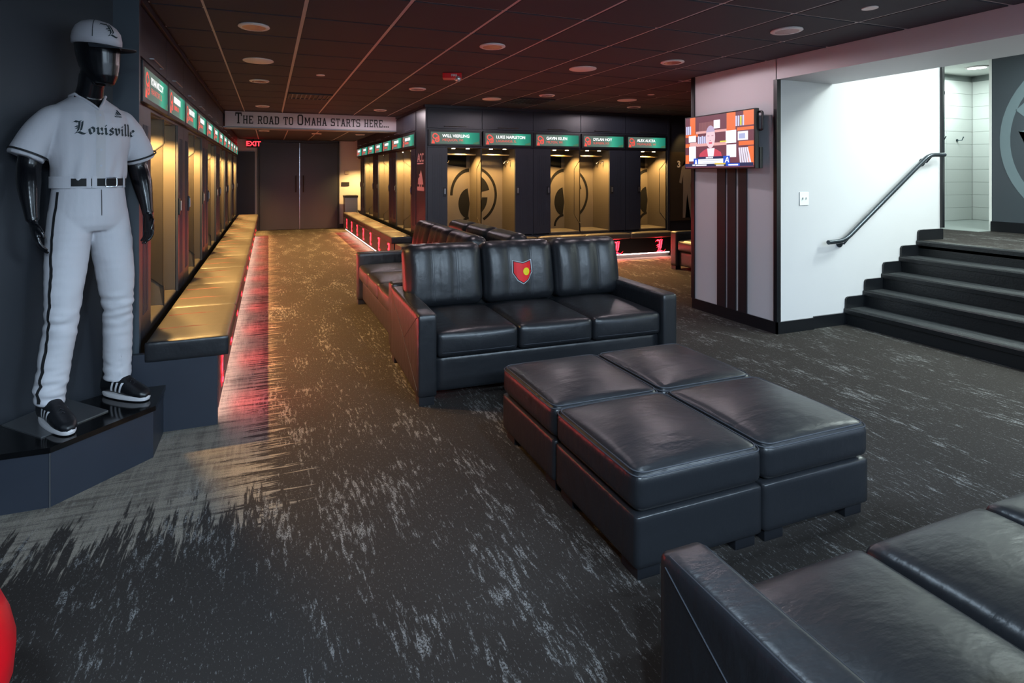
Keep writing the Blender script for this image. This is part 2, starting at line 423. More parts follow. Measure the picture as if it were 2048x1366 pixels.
struct('trim_2', boxm('trim_2', 4.386, 4.42, 4.85, 4.90, .11, CEIL, bev=.003), M_TRIMB, 'black corner guard on the far edge of the white column')
struct('trim_3', boxm('trim_3', 6.775, 6.812, 3.805, 3.9, .9, 2.96, bev=.003), M_TRIMB, 'dark vertical edge trim at the top of the stair wall')
# three raised bars on the column
for k, (a, b_) in enumerate(((4.41, 4.522), (4.278, 4.385), (4.143, 4.245))):
    tag(new_obj('wall_stripe', boxm('wall_stripe', 4.386, 4.40, a, b_, .11, 1.60, bev=.002), M_BLACK),
        'black raised vertical stripe below the television, '+('farthest from the stairs', 'middle of the three', 'nearest to the stairs')[k], 'stripe', 'three black stripes on the white column')
# ceiling
ce = struct('ceiling', boxes('ceiling', [(-2.3, 4.42, -3.1, 10.26, CEIL+.012, CEIL+.06), (4.42, 8.6, 4.8, 8.9, CEIL+.012, CEIL+.06), (-.70, 2.22, 10.28, 15.5, 2.37, 2.43)]), M_TILEC, 'dark suspended tile ceiling with pale grid')
GX, GY, TS = -.388, 2.70, .61
full = boxm('ceiling_tile', .013, TS-.013, .013, TS-.013, CEIL, CEIL+.012, bev=.002); full.materials.append(M_TILEC)
def inview(x, y): return (math.sin(YAW)*x+math.cos(YAW)*y) > 2.9
for i in range(-2, 14):
    for j in range(-6, 13):
        x, y = GX+i*TS, GY+j*TS
        xm = 4.40 if y < 4.8 else 8.0
        if x >= xm-.05 or x+TS < -.70 or not inview(x+TS/2, y+TS): continue
        if y > 8.2 and x+TS > 2.3 and x > 2.2: continue
        if x > 6.6 and y > 8.1: continue
        x1 = min(x+TS, xm-.004); x0 = max(x, -.70); y1 = min(y+TS, 10.18)
        if x1-x0 < TS-.01 or y1-y < TS-.01:
            if x1-x0 < .06 or y1-y < .06: continue
            o = new_obj('ceiling_tile', boxm('ceiling_tile', x0+.013, x1-.003, y+.013, y1-.013, CEIL, CEIL+.012, bev=.002), M_TILEC, ce)
        else:
            o = new_obj('ceiling_tile', full, None, ce); o.location = (x, y, 0)
for i in range(0, 14):
    x = GX+i*TS
    y0, y1 = (1.5, 10.2) if x < 2.2 else ((0.0, 8.7) if x < 4.4 else (4.87, 8.7))
    if x > 8: continue
    new_obj('ceiling_runner', boxm('ceiling_runner', x-.012, x+.012, y0, y1, CEIL+.004, CEIL+.013), M_GRID, ce)
for j in range(-6, 13):
    y = GY+j*TS
    x1 = 4.39 if y < 4.85 else (7.98 if y < 8.2 else 2.2)
    new_obj('ceiling_cross_tee', boxm('ceiling_cross_tee', -.7, x1, y-.007, y+.007, CEIL+.006, CEIL+.0135), M_GRID, ce)
for k in range(4): # lower ceiling beyond the sign beam: only the runners can be told apart
    x = GX+.61*(k+.0)+.15; new_obj('ceiling_runner', boxm('ceiling_runner', x-.01, x+.01, 10.3, 15.4, 2.366, 2.372), M_GRID, ce)
# landing behind the stairs, tiled shower, mural wall
struct('floor_landing', boxm('floor_landing', 6.40, 8.30, .9, 5.3, .70, .777), M_CARPET, 'grey flecked carpet of the landing at the top of the stairs')
struct('floor_shower', boxm('floor_shower', 8.02, 10.2, 4.13, 5.4, .70, .782), mat('grey_floor_tile', '#8f9896', .3), 'pale tiled floor of the shower room beyond the landing')
struct('ceiling_landing', boxm('ceiling_landing', 5.15, 10.3, .9, 5.5, 2.96, 3.02), M_WHITE, 'white ceiling above the landing and shower room')
struct('wall_mural', boxes('wall_mural', [(8.29, 8.42, .9, 4.13, .7, 2.97)]), mat('mural_grey', '#3d444b', .5), 'dark grey wall with a large mural beyond the stairs')
struct('baseboard_mural', boxm('baseboard_mural', 8.268, 8.29, .9, 4.13, .777, .90), M_TRIMB, 'black baseboard under the mural wall')
struct('trim_4', boxm('trim_4', 8.285, 8.425, 4.13, 4.155, .78, 2.96), M_WHITE, 'white end edge of the mural wall')
struct('wall_stair_far', boxm('wall_stair_far', 4.5, 8.4, .8, .9, 0, 2.97), M_WHITE, 'white wall on the far side of the stairs')
ws = struct('wall_shower', boxes('wall_shower', [(6.8, 10.2, 5.262, 5.4, .7, 2.97), (10.062, 10.2, 3.6, 5.4, .7, 2.97)]), M_GROUT, 'white tiled shower room wall')
tA = boxm('wall_tile', 0, .597, 0, .012, 0, .187, bev=.002); tB = boxm('wall_tile', 0, .012, 0, .597, 0, .187, bev=.002)
for m_ in (tA, tB): m_.materials.append(M_WTILE)
for r_ in range(12):
    z = .785+r_*.19
    if z+.187 > 2.96: break
    for k in range(3):
        o = new_obj('wall_tile', tA, None, ws); o.location = (10.05-.6*(k+1), 5.25, z)
    for k in range(2):
        o = new_obj('wall_tile', tB, None, ws); o.location = (10.05, 5.25-.6*(k+1), z)
# mural: generic arcs, plus raised white blocks
M_MUR = mat('mural_paint', '#66757c', .5)
mu = ringpoly(0, 0, .80, .90, 100, 255, 24, 1.15)+[[(-.75, .35), (-.35, .75), (.0, .85), (.1, .5), (-.25, .35), (-.62, .22)], [(-.72, .1), (-.5, .05), (-.55, -.35), (-.3, -.72), (.1, -.8), (.1, .2)]]
tag(flat('mural_print', mu, (8.288, 3.15, 1.88), (0, -1, 0), (0, 0, 1), M_MUR), 'large pale grey curved mural print on the dark wall beyond the stairs', 'mural')
for k, (y0, y1, z0, z1) in enumerate(((3.05, 3.68, 2.30, 2.66), (3.0, 3.72, 1.28, 1.62))):
    tag(new_obj('wall_block', boxm('wall_block', 8.24, 8.29, y0, y1, z0, z1, bev=.01), M_WHITE), 'white raised wall block on the grey mural, '+('upper', 'lower')[k]+' one', 'wall sign', 'white blocks on the mural wall')
M_HOOK = mat('dark_hook', '#1c3036', .3, .6)
for k, x in enumerate((9.27, 9.68)):
    bm = bmesh.new(); disc(bm, (0, 0), .02, 0, .01, 16); me = finish('h', bm, True); me.transform(Matrix.Translation((x, 5.248, 1.98))@Matrix.Rotation(math.pi/2, 4, 'X'))
    r_ = thing('robe_hook', (0, 0, 0), 0, 'dark robe hook on shower tiles, '+('nearer the stair wall', 'nearer the tile corner')[k], 'hook', 'robe hooks')
    new_obj('hook_plate', me, M_HOOK, r_); new_obj('hook_arm', tubem('hook_arm', [(x, 5.24, 1.98), (x+.03, 5.20, 1.98), (x+.05, 5.19, 2.03)], .007), M_HOOK, r_)

# ================================================================== STAIRS
st = thing('staircase', (5.32, 3.828, 0), 0, 'black rubber stairs with five wide steps rising to the landing', 'stairs')
sp_ = [(0, 0), (.27, 0), (.27, .13)]
for k in range(5):
    z1 = .155*(k+1); x0 = .27*k
    s_ = new_obj('step', boxm('step', x0, 1.10, -2.9, 0, z1-.155, z1-.012), M_RUBBER, st)
    new_obj('tread', boxm('tread', x0+.03, x0+.27 if k < 4 else 1.08, -2.9, 0, z1-.012, z1), M_TREAD, s_)
    bm = bmesh.new(); prism(bm, [(x0-.018, z1-.045), (x0-.002, z1-.05), (x0+.035, z1-.012), (x0+.035, z1+.003), (x0-.012, z1+.003), (x0-.02, z1-.008)], 1, -2.9, 0)
    new_obj('nosing', finish('nosing', bm), M_RUBBER, s_)
    w_ = .27 if k < 4 else .40
    pts = [(x0-.005, z1), (x0+w_, z1), (x0+w_, z1+.115), (x0+.035, z1+.115), (x0+.012, z1+.108), (x0-.001, z1+.09)]
    new_obj('skirting_plate', prismm('skirting_plate', pts, 1, -.016, 0), M_TRIMB, st)
hr = thing('handrail', (0, 3.74, 0), 0, 'black metal handrail sloping up the white stair wall', 'handrail')
def smoothpath(pts, r=.08, n=5):
    out = [Vector(pts[0])]
    for a, b_, c in zip(pts, pts[1:], pts[2:]):
        a, b_, c = Vector(a), Vector(b_), Vector(c); p = b_+(a-b_).normalized()*r; q = b_+(c-b_).normalized()*r
        for i in range(n+1):
            t = i/n; out.append(p.lerp(b_, t).lerp(b_.lerp(q, t), t))
    out.append(Vector(pts[-1])); return out
M_RAIL = mat('rail_grey', '#3a4148', .3, .7)
new_obj('rail', tubem('rail', smoothpath([(4.975, 0, .828), (5.19, 0, .835), (6.44, 0, 1.675), (6.69, 0, 1.68)], .09), .021, 14), M_RAIL, hr)
for x, z in ((5.24, .80), (6.47, 1.60)):
    b_ = new_obj('rail_bracket', tubem('rail_bracket', [(x, .085, z), (x, .04, z), (x+.01, 0, z+.06)], .009), M_RAIL, hr)
    bm = bmesh.new(); disc(bm, (0, 0), .04, 0, .012, 20); me = finish('bracket_plate', bm, True); me.transform(Matrix.Translation((x, .09, z))@Matrix.Rotation(math.pi/2, 4, 'X'))
    new_obj('bracket_plate', me, M_RAIL, b_)
sw = thing('light_switch', (4.74, 3.808, 1.245), 0, 'white light switch plate on the stair wall', 'switch')
new_obj('switch_plate', boxm('switch_plate', -.058, .058, -.006, .002, -.062, .062, bev=.003), M_WHITE, sw)
for x in (-.022, .022): new_obj('toggle', boxm('toggle', x-.005, x+.005, -.018, -.004, -.006, .012), M_WHITE, sw)
# stair lamps in the landing ceiling, the last added to brighten the soffit
for k, (x, y, p) in enumerate(((6.1, 2.6, .95), (7.5, 2.9, .9), (9.2, 4.75, .45), (5.75, 1.55, 1.5))):
    c_ = thing('landing_light', (x, y, 2.96), 0, 'white round ceiling light '+('above the middle of the stairs', 'above the landing', 'lit in the shower room ceiling', 'added unseen above the near stairs to brighten the soffit')[k], 'ceiling light', 'landing lights')
    bm = bmesh.new(); lathe(bm, [(.13, 0), (.13, -.012), (.11, -.016)]); new_obj('light_trim', finish('light_trim', bm, True), M_DISC, c_)
    bm = bmesh.new(); disc(bm, (0, 0), .10, -.02, -.0165); new_obj('light_lens', finish('light_lens', bm), mat('lens_lit', (.95, 1, .97), emit=6), c_)
    area('landing_lamp', (0, 0, -.03), .5, .5, P_STAIR*p, STAIRC, parent=c_)

# ================================================================== CEILING FIXTURES
bm = bmesh.new(); lathe(bm, [(.105, 0), (.108, -.008), (.098, -.014), (.08, -.013), (.074, -.004)]); ME_TRIM = finish('downlight_trim', bm, True)
bm = bmesh.new(); lathe(bm, [(.079, -.0125), (.06, -.0045), (.0, -.004)]); ME_REFL = finish('downlight_reflector', bm, True)
bm = bmesh.new(); lathe(bm, [(.135, 0), (.137, -.006), (.13, -.010), (.0, -.011)]); ME_SPK = finish('speaker_grille', bm, True)
bm = bmesh.new(); lathe(bm, [(.045, 0), (.045, -.005), (.0, -.007)]); ME_SM = finish('sensor_cap', bm, True)
M_REFL = mat('reflector_rose', '#b98f8c', .25, .4)
for m_, q in ((ME_TRIM, M_DISC), (ME_REFL, M_REFL), (ME_SPK, M_DISC), (ME_SM, M_DISC)): m_.materials.append(q)
DL = [(-.098, 4.27, 'above the left aisle, nearest the mannequin'), (-.098, 6.75, 'above the left aisle, second from the mannequin'), (-.09, 9.25, 'above the left aisle, just before the lettered beam'),
      (1.74, 4.24, 'in the middle row, nearest, above the sofa with the red patch'), (1.74, 6.70, 'in the middle row, second, beyond the fire strobe'), (1.74, 9.15, 'in the middle row, just before the lettered beam'),
      (3.585, 3.02, 'nearest the white bulkhead'), (3.585, 4.25, 'left of the white column top'), (3.52, 6.64, 'beside the ceiling air grille of the back lockers'), (5.43, 7.33, 'in front of the last back lockers')]
for x, y, l in DL:
    t = thing('downlight', (x, y, CEIL), 0, 'round recessed white downlight '+l, 'downlight', 'recessed downlights')
    new_obj('downlight_trim', ME_TRIM, None, t); new_obj('downlight_reflector', ME_REFL, None, t)
    if x > 1 and y != 3.02: spot('downlight_lamp', (0, 0, -.02), P_DIM, (1, .84, .9), 178, .1, .05, parent=t)
for x, y, l in ((-.09, 5.55, 'above the left aisle'), (2.97, 4.84, 'above the far end of the patched sofa'), (2.96, 7.24, 'in front of the back lockers, left of the air grille'), (4.83, 6.68, 'left of the white column, far off')):
    t = new_obj('ceiling_speaker', ME_SPK, None); t.location = (x, y, CEIL); tag(t, 'flat round white ceiling speaker '+l, 'speaker', 'ceiling speakers')
for x, y, l in ((.524, 6.14, 'above the corridor left of the strobe'), (3.604, 2.43, 'at the top near the bulkhead'), (4.80, 6.11, 'far off beside the column')):
    t = new_obj('sprinkler_cap', ME_SM, None); t.location = (x, y, CEIL); tag(t, 'small round white sprinkler cap '+l, 'sprinkler', 'sprinkler caps')
for x, y, l in ((-.087, 12.2, 'leftmost under the lower ceiling'), (1.0, 12.7, 'middle under the lower ceiling'), (1.95, 12.65, 'rightmost under the lower ceiling')):
    t = thing('downlight', (x, y, 2.37), 0, 'small far downlight beyond the beam, '+l, 'downlight', 'far downlights')
    new_obj('downlight_trim', ME_TRIM, None, t); new_obj('downlight_reflector', ME_REFL, None, t)
for n_, (x, y, w_, d_, l) in enumerate(((.53, 7.86, .56, .5, 'above the corridor'), (3.56, 7.24, .56, .5, 'in front of the back lockers'))):
    t = thing('air_grille', (x, y, CEIL), 0, 'black slatted air grille in the ceiling '+l, 'air grille', 'air grilles')
    new_obj('grille_back', boxm('grille_back', -w_/2, w_/2, -d_/2, d_/2, -.004, -.001), M_BLACK, t)
    new_obj('grille_frame', boxes('grille_frame', [(-w_/2, w_/2, -d_/2, -d_/2+.02, -.014, -.002), (-w_/2, w_/2, d_/2-.02, d_/2, -.014, -.002), (-w_/2, -w_/2+.02, -d_/2, d_/2, -.014, -.002), (w_/2-.02, w_/2, -d_/2, d_/2, -.014, -.002)]), M_NAVY, t)
    for k in range(9):
        x_ = -w_/2+.05+k*(w_-.1)/8
        new_obj('slat', boxm('slat', x_-.008, x_+.008, -d_/2+.02, d_/2-.02, -.016, -.004), M_STEEL if n_ == 0 and k < 5 else M_NAVY, t)
fs = thing('fire_strobe', (1.83, 5.58, CEIL), -YAW, 'red ceiling fire alarm strobe with clear lens', 'fire alarm')
new_obj('strobe_body', boxm('strobe_body', -.10, .10, -.07, .07, -.055, 0, bev=.005), mat('alarm_red', '#d01c22', .35), fs)
text('strobe_lettering', 'FIRE', .034, (-.01, -.071, -.038), (1, 0, 0), (0, 0, 1), M_WHITE, fs, bold=.001)
bm = bmesh.new(); bmesh.ops.create_uvsphere(bm, u_segments=16, v_segments=10, radius=.036); me = finish('strobe_lens', bm, True); me.transform(Matrix.Translation((.06, -.045, -.06)))
new_obj('strobe_lens', me, mat('clear_lens', '#d8dde0', .08, .6), fs)
# lit fittings of the same grid behind the camera
for x, y, p, l in ((-.098, -.61, 1.45, 'left'), (1.74, -.61, .6, 'middle'), (3.585, -.61, .6, 'right'), (1.74, 1.83, .28, 'nearest, above the ottomans')):
    t = thing('downlight', (x, y, CEIL), 0, 'lit round downlight above the near lounge, '+l, 'downlight', 'lit downlights')
    new_obj('downlight_trim', ME_TRIM, None, t)
    bm = bmesh.new(); disc(bm, (0, 0), .074, -.012, -.008); new_obj('downlight_lens', finish('downlight_lens', bm), mat('lens_cool', COOL, emit=8), t)
    spot('downlight_lamp', (0, 0, -.03), P_CAN*p, COOL, 172, .5, .06, parent=t)

for x, l in ((.4, 'left'), (3.0, 'right')):  # two unseen panels added behind the camera to soften the general light
    t = thing('fill_panel', (x, -1.83, CEIL), 0, 'flat white fill light panel added unseen behind the near sofa, '+l+' of two', 'ceiling light', 'added fill light panels')
    new_obj('panel_frame', boxm('panel_frame', -.61, .61, -.31, .31, -.012, 0), M_DISC, t)
    new_obj('panel_lens', boxm('panel_lens', -.58, .58, -.28, .28, -.016, -.0121), mat('panel_cool', COOL, emit=4), t)
    area('panel_lamp', (0, 0, -.03), 1.16, .56, P_FILL, COOL, parent=t)

# ================================================================== LOCKERS
LW, LD = .90, .50
M_PUCK = mat('puck_lit', (1, .86, .55), emit=14)
M_ROD = mat('rod_metal', '#b9ac90', .3, .9)
def screen_mat():
    m = bpy.data.materials.new('name_screen'); m.use_nodes = True; nt = m.node_tree; b = nt.nodes['Principled BSDF']
    tc = nt.nodes.new('ShaderNodeTexCoord'); sp = nt.nodes.new('ShaderNodeSeparateXYZ'); cr = nt.nodes.new('ShaderNodeValToRGB')
    nt.links.new(tc.outputs['Generated'], sp.inputs[0]); nt.links.new(sp.outputs[0], cr.inputs[0])
    e = cr.color_ramp.elements; e[0].position = 0; e[0].color = lin('#5f6f66'); e[1].position = 1; e[1].color = lin('#1d7a66')
    for p, c in ((.55, '#6a8076'), (.72, '#43b796'), (.85, '#2f9a80')):
        q = e.new(p); q.color = lin(c)
    b.inputs['Base Color'].default_value = (.01, .01, .01, 1); b.inputs['Roughness'].default_value = .6; b.inputs['Specular IOR Level'].default_value = .15
    nt.links.new(cr.outputs[0], b.inputs['Emission Color']); b.inputs['Emission Strength'].default_value = .9
    return m
M_SCREEN = screen_mat()
M_SRED = mat('screen_red', (1, .10, .07), emit=.95); M_SWHITE = mat('screen_white', (1, 1, 1), emit=1.5); M_SGOLD = mat('screen_olive', '#6f7a3a', emit=.6)
def make_locker(kind):
    """local: x to the right, front at y=0, depth +y. kind 'L': door on the left, open bay on the right; 'R': mirrored"""
    t = thing('locker', (0, 0, 0), 0, 'tmp', 'locker')
    X = (lambda a, b_: (a, b_)) if kind == 'L' else (lambda a, b_: (LW-b_, LW-a))
    bx = lambda a, b_, *r, bev=0: (*X(a, b_), *r)
    dw = .325
    new_obj('plinth', boxm('plinth', 0, LW, .03, LD+.04, 0, .44), M_NAVY, t)
    new_obj('carcass', boxes('carcass', [bx(0, .016, 0, LD+.04, .44, 2.14), (0, LW, LD+.02, LD+.04, .44, 2.14), (0, LW, 0, LD+.02, 1.89, 1.935), (0, LW, 0, LD+.02, .44, .472)]), M_NAVY, t)
    new_obj('bay_lining', boxes('bay_lining', [bx(dw-.012, dw, .002, LD+.01, .472, 1.89), bx(dw, LW, LD+.008, LD+.02, .472, 1.89), bx(dw, LW, .02, LD+.01, 1.882, 1.89)]), M_INNER, t)
    d = new_obj('door', boxes('door', [bx(.004, dw-.003, -.02, -.001, .49, 1.885)]+[bx(.085+.035*k, .095+.035*k, -.0225, -.018, .62, 1.78) for k in range(5)]), M_NAVY, t)
    lk = new_obj('door_latch', boxes('door_latch', [bx(dw-.07, dw-.022, -.034, -.02, 1.13, 1.27)], bev=.006), M_BLACK, d)
    new_obj('door_handle', boxm('door_handle', *X(dw-.058, dw-.034), -.042, -.032, 1.165, 1.25, bev=.004), M_STEEL, d)
    new_obj('seat_pad', (lambda bm: (rbox(bm, *X(dw+.004, LW-.004), -.01, LD, .472, .512, .018, 8), finish('seat_pad', bm, True))[1])(bmesh.new()), M_LEATHER2, t)
    rz = X(dw, LW-.012)
    new_obj('coat_rod', tubem('coat_rod', [(rz[0], .22, 1.79), (rz[1], .22, 1.79)], .014, 10), M_ROD, t)
    hx = dw+.004 if kind == 'L' else LW-dw-.004; sg = 1 if kind == 'L' else -1
    for y in (.16, .30):
        new_obj('coat_hook', tubem('coat_hook', [(hx, y, 1.70), (hx+sg*.035, y, 1.685), (hx+sg*.06, y, 1.65), (hx+sg*.075, y, 1.69)], .006, 6), M_CHROME, t)
    for a in (.46, .70):
        bm = bmesh.new(); disc(bm, (a if kind == 'L' else LW-a, .10), .028, 1.874, 1.8815, 16); new_obj('puck_light', finish('puck_light', bm), M_PUCK, t)
    if kind == 'L':  # shared divider with stepped front edge
        fr = [(.0, 1.882), (.0, 1.70), (.17, 1.56), (.17, .78), (.0, .64), (.0, .50)]
        new_obj('divider', prismm('divider', fr+[(LD+.008, .50), (LD+.008, 1.882)], 0, LW-.018, LW-.001), M_INNER, t)
        bm = bmesh.new()
        for (y0, z0), (y1, z1) in zip(fr, fr[1:]):
            dv = Vector((y1-y0, z1-z0)).normalized(); nn = Vector((-dv.y, dv.x))*.008
            if nn.x > 0: nn = -nn
            prism(bm, [(y0, z0), (y1, z1), (y1+nn.x, z1+nn.y), (y0+nn.x, z0+nn.y)], 0, LW-.022, LW)
        new_obj('divider_edge', finish('divider_edge', bm), M_EDGE, t)
    # upper cabinet
    new_obj('upper_cabinet', boxm('upper_cabinet', 0, LW, .0, LD+.04, 2.14, 2.50), M_NAVY, t)
    c_ = new_obj('upper_door', boxm('upper_door', .004, LW-.004, -.02, -.001, 2.185, 2.485, bev=.002), M_NAVY, t)
    new_obj('pull_bar', tubem('pull_bar', [(.27, -.022, 2.215), (.27, -.045, 2.215), (.63, -.045, 2.215), (.63, -.022, 2.215)], .005, 6), M_STEEL, c_)
    # name display
    n_ = new_obj('name_display', boxes('name_display', [(.012, LW-.012, -.035, -.001, 1.912, 2.16)], bev=.004), M_BLACK, t)
    new_obj('display_screen', boxm('display_screen', .05, LW-.05, -.0365, -.034, 1.942, 2.125), M_SCREEN, n_)
    em = ringpoly(.12, 2.06, .028, .046, 20, 340, 14)+ringpoly(.15, 2.0, .02, .034, 0, 360, 12)+ringpoly(.15, 2.0, 0, .011, 0, 360, 8)+[[(.06, 1.945), (.115, 1.945), (.105, 2.0), (.085, 1.965), (.08, 2.02), (.068, 1.97)], [(.155, 2.09), (.185, 2.06), (.19, 2.0), (.18, 1.965), (.172, 2.03)]]
    flat('display_emblem', em, (0, -.0365, 0), (1, 0, 0), (0, 0, 1), M_SRED, n_)
    sprig = [[(.74+.016*k, 1.945), (.75+.016*k, 1.945), (.765+.016*k, 1.975+.004*k), (.755+.016*k, 1.965+.004*k)] for k in range(6)]
    flat('display_sprig', sprig, (0, -.0365, 0), (1, 0, 0), (0, 0, 1), M_SGOLD, n_)
    # black print on the bay back wall: plain bold arcs and points, half on each side of the divider
    yb = LD+.006
    if kind == 'L':
        ox = LW-.02
        gr = [ringpoly(ox, 1.12, .30, .345, 92, 180, 16, 1.3), ringpoly(ox, .98, 0, .20, 100, 260, 14, 1.3), [[(dw+.02, 1.72), (dw+.2, 1.62), (ox-.06, 1.58), (ox-.06, 1.80), (dw+.25, 1.80)]],
              [[(dw+.005, .76), (dw+.10, .70), (dw+.06, .52), (dw+.005, .52)]], ringpoly(ox, .55, .17, .21, 95, 180, 10)]+[[[(dw+.005, z), (dw+.13, z-.06), (dw+.005, z-.08)]] for z in (1.10, .98, .86)]
    else:
        gr = [ringpoly(0, 1.12, .43, .475, -60, 68, 24, 1.05), ringpoly(0, 1.13, .12, .34, 12, 90, 14, 1.05), [[(.01, 1.62), (.13, 1.60), (.17, 1.52), (.01, 1.52)]], ringpoly(0, 1.08, .20, .30, -90, 0, 12, 1.1)]
    for g in gr: flat('bay_print', g, (0, yb, 0), (1, 0, 0), (0, 0, 1), M_GRAPH, t)
    spot('bay_lamp', ((dw+LW)/2 if kind == 'L' else (LW-dw)/2, .10, 1.865), P_LOCKER, WARM, 138, .6, .022, parent=t)
    return t
PROTO = {'L': make_locker('L'), 'R': make_locker('R')}
USED = set()
def letters_bar(seed, x0, x1, z0, z1):
    rr = random.Random(seed); P = []; x = x0
    while x < x1-.02:
        w_ = rr.choice((.016, .022, .028)); g = rr.choice((.006, .006, .02))
        P.append([(x, z0), (x+w_, z0), (x+w_, z1), (x, z1)]); x += w_+g
    return P
def place_locker(kind, loc, rz, label, group, name=None, town=None, seed=0):
    if kind in USED: o = copy_tree(PROTO[kind], None, ('display_name', 'display_town'))
    else: o = PROTO[kind]; USED.add(kind)
    o.location = loc; o.rotation_euler = (0, 0, rz); tag(o, label, 'locker', group)
    nd = [c for c in o.children if c.name.startswith('name_display')][0]
    fr = dict(r=(1, 0, 0), u=(0, 0, 1))
    if name:
        text('display_name', name, .066, (.235, -.0365, 2.045), (1, 0, 0), (0, 0, 1), M_SWHITE, nd, bold=.0012)
        text('display_town', town, .055, (.235, -.0365, 1.985), (1, 0, 0), (0, 0, 1), M_SRED, nd, bold=0)
    else:
        flat('display_name', letters_bar(seed, .235, .62, 2.04, 2.09), (0, -.0365, 0), (1, 0, 0), (0, 0, 1), M_SWHITE, nd)
        flat('display_town', letters_bar(seed+50, .235, .50, 1.985, 2.02), (0, -.0365, 0), (1, 0, 0), (0, 0, 1), M_SRED, nd)
    return o
NL = 12
for k in range(NL):
    place_locker('LR'[k % 2], (-.735, 3.76+LW*k, 0), math.pi/2, 'charcoal locker with warm-lit open bay, left row, %s from the mannequin' % ORD[k], 'lockers of the left row',
                 'RYAN MCCOY' if k == 0 else None, 'FRANKFORT, IL', seed=k)
BN = [('WILL VIERLING', 'MEQUON, WI'), ('LUKE NAPLETON', 'LAGRANGE, IL'), ('GAVIN KILEN', 'MILTON, WI'), ('DYLAN HOY', 'SUFFERN, NY'), ('ALEX ALICEA', 'MILWAUKEE, WI')]
for k in range(5):
    place_locker('LRLRL'[k], (2.28+LW*k, 8.20, 0), 0, 'charcoal locker with warm-lit open bay, back row behind the sofas, %s from its left corner' % ORD[k], 'lockers of the back row', *BN[k])
for k in range(7):
    place_locker('RL'[k % 2], (2.26, 8.745+LW*(k+1), 0), -math.pi/2, 'charcoal locker with warm-lit open bay, right side of the corridor, %s from the near corner' % ORD[k], 'lockers of the right corridor row', seed=100+k)
# end panels, corner pillar and cornices
struct('trim_5', boxes('trim_5', [(-1.3, -.715, 3.70, 3.758, .44, 2.50), (-.84, -.70, 3.66, 3.70, .44, CEIL)]), mat('end_panel', '#39424a', .5), 'blue-grey end panel closing the left locker row beside the mannequin')
struct('trim_6', boxes('trim_6', [(-1.3, -.70, 3.70, 14.56, 2.50, CEIL), (2.225, 2.80, 8.20, 14.90, 2.50, CEIL), (2.235, 6.80, 8.165, 8.75, 2.50, CEIL)]), M_NAVY, 'dark cornice between the lockers and the ceiling')
cp = struct('wall_corner', boxes('wall_corner', [(2.25, 2.278, 8.18, 8.743, 0, 2.50)]), M_NAVY, 'dark corner pillar where the corridor lockers meet the back lockers')
struct('trim_7', boxm('trim_7', 6.781, 6.83, 8.17, 8.215, 0, 2.5), M_NAVY, 'dark end panel of the back locker row')
M_PINK = mat('decal_pale', '#d9b9b8', .6)
text('wall_lettering', 'ACC', .185, (2.2495, 8.66, 1.67), (0, -1, 0), (.0, 0, 1), M_PINK, cp, bold=.004)
flat('wall_emblem', [[(0, 0), (.38, 0), (.38, .02), (0, .02)]], (2.2495, 8.67, 1.63), (0, -1, 0), (0, 0, 1), M_PINK, cp)
tr = [[(.10, .62), (.085, .52), (.05, .49), (.065, .42), (.02, .36), (.03, .26), (.01, .19), (.17, .19), (.15, .36), (.13, .50)], [(.06, .19), (.08, .19), (.08, .12), (.06, .12)], [(.11, .19), (.13, .19), (.13, .12), (.11, .12)],
      [(0, 0), (.19, 0), (.195, .06), (.185, .12), (.0, .12), (-.01, .05)]]
flat('wall_emblem', [[(x*2.1, y*.53) for x, y in q] for q in tr], (2.2495, 8.66, 1.21), (0, -1, 0), (0, 0, 1), M_PINK, cp)

# ================================================================== BENCHES
def bench(name, x_front, x_back, y0, y1, zt, sgn, label, n_sign, y_sign0, strip_face):
    """bench along Y; sgn=+1 when its front faces +X"""
    t = thing(name, (0, 0, 0), 0, label, 'bench')
    xb = x_front-sgn*.055
    lo, hi = sorted((xb, x_back))
    new_obj('bench_base', boxm('bench_base', lo, hi, y0+.02, y1, .085, zt-.065), M_NAVY, t)
    new_obj('bench_kick', boxm('bench_kick', *sorted((xb-sgn*.07, x_back)), y0+.03, y1-.02, 0, .085), M_BLACK, t)
    new_obj('light_strip', boxm('light_strip', *sorted((xb-sgn*.005, xb-sgn*.03)), y0+.06, y1-.05, .072, .0845), M_STRIP, t)
    n = int(round((y1-y0)/.9)); L = (y1-y0)/n
    for k in range(n):
        a, b_ = y0+k*L, y0+(k+1)*L
        bm = bmesh.new(); lo2, hi2 = sorted((x_front, x_back))
        rbox(bm, lo2, hi2, a+.001, b_-.001, zt-.065, zt, .022, 10, puff(.008))
        s_ = new_obj('seat_cushion', finish('seat_cushion', bm, True), M_LEATHER2, t)
        fl = sorted((x_front-sgn*.028, x_front))
        bm = bmesh.new(); rbox(bm, fl[0], fl[1], a+.001, b_-.001, zt-.105, zt-.02, .012, 6); new_obj('cushion_lip', finish('cushion_lip', bm, True), M_LEATHER, s_)
        for q in (.3, .7):
            yy = a+q*L
            new_obj('cushion_seam', tubem('cushion_seam', [(x_back+sgn*.03, yy, zt+.0035), ((x_back+x_front)/2, yy, zt+.0075), (x_front-sgn*.02, yy, zt-.001)], .0025, 5), M_RSTITCH, s_)
    return t
def neon_L(parent, o, r, u, h):
    P, _ = oe_text('L', .15)
    n = flat('neon_letter', P, o, r, u, M_NEON, parent, eps=.004, scale=h)
    nn = Vector(r).cross(Vector(u)).normalized(); c = Vector(o)+Vector(r)*h*.4+Vector(u)*h*.5+nn*.012
    a = area('neon_lamp', c, h*.7, h*.9, P_NEON, (1, .03, .045), parent=parent)
    a.rotation_euler = nn.to_track_quat('-Z', 'Y').to_euler()
    return n
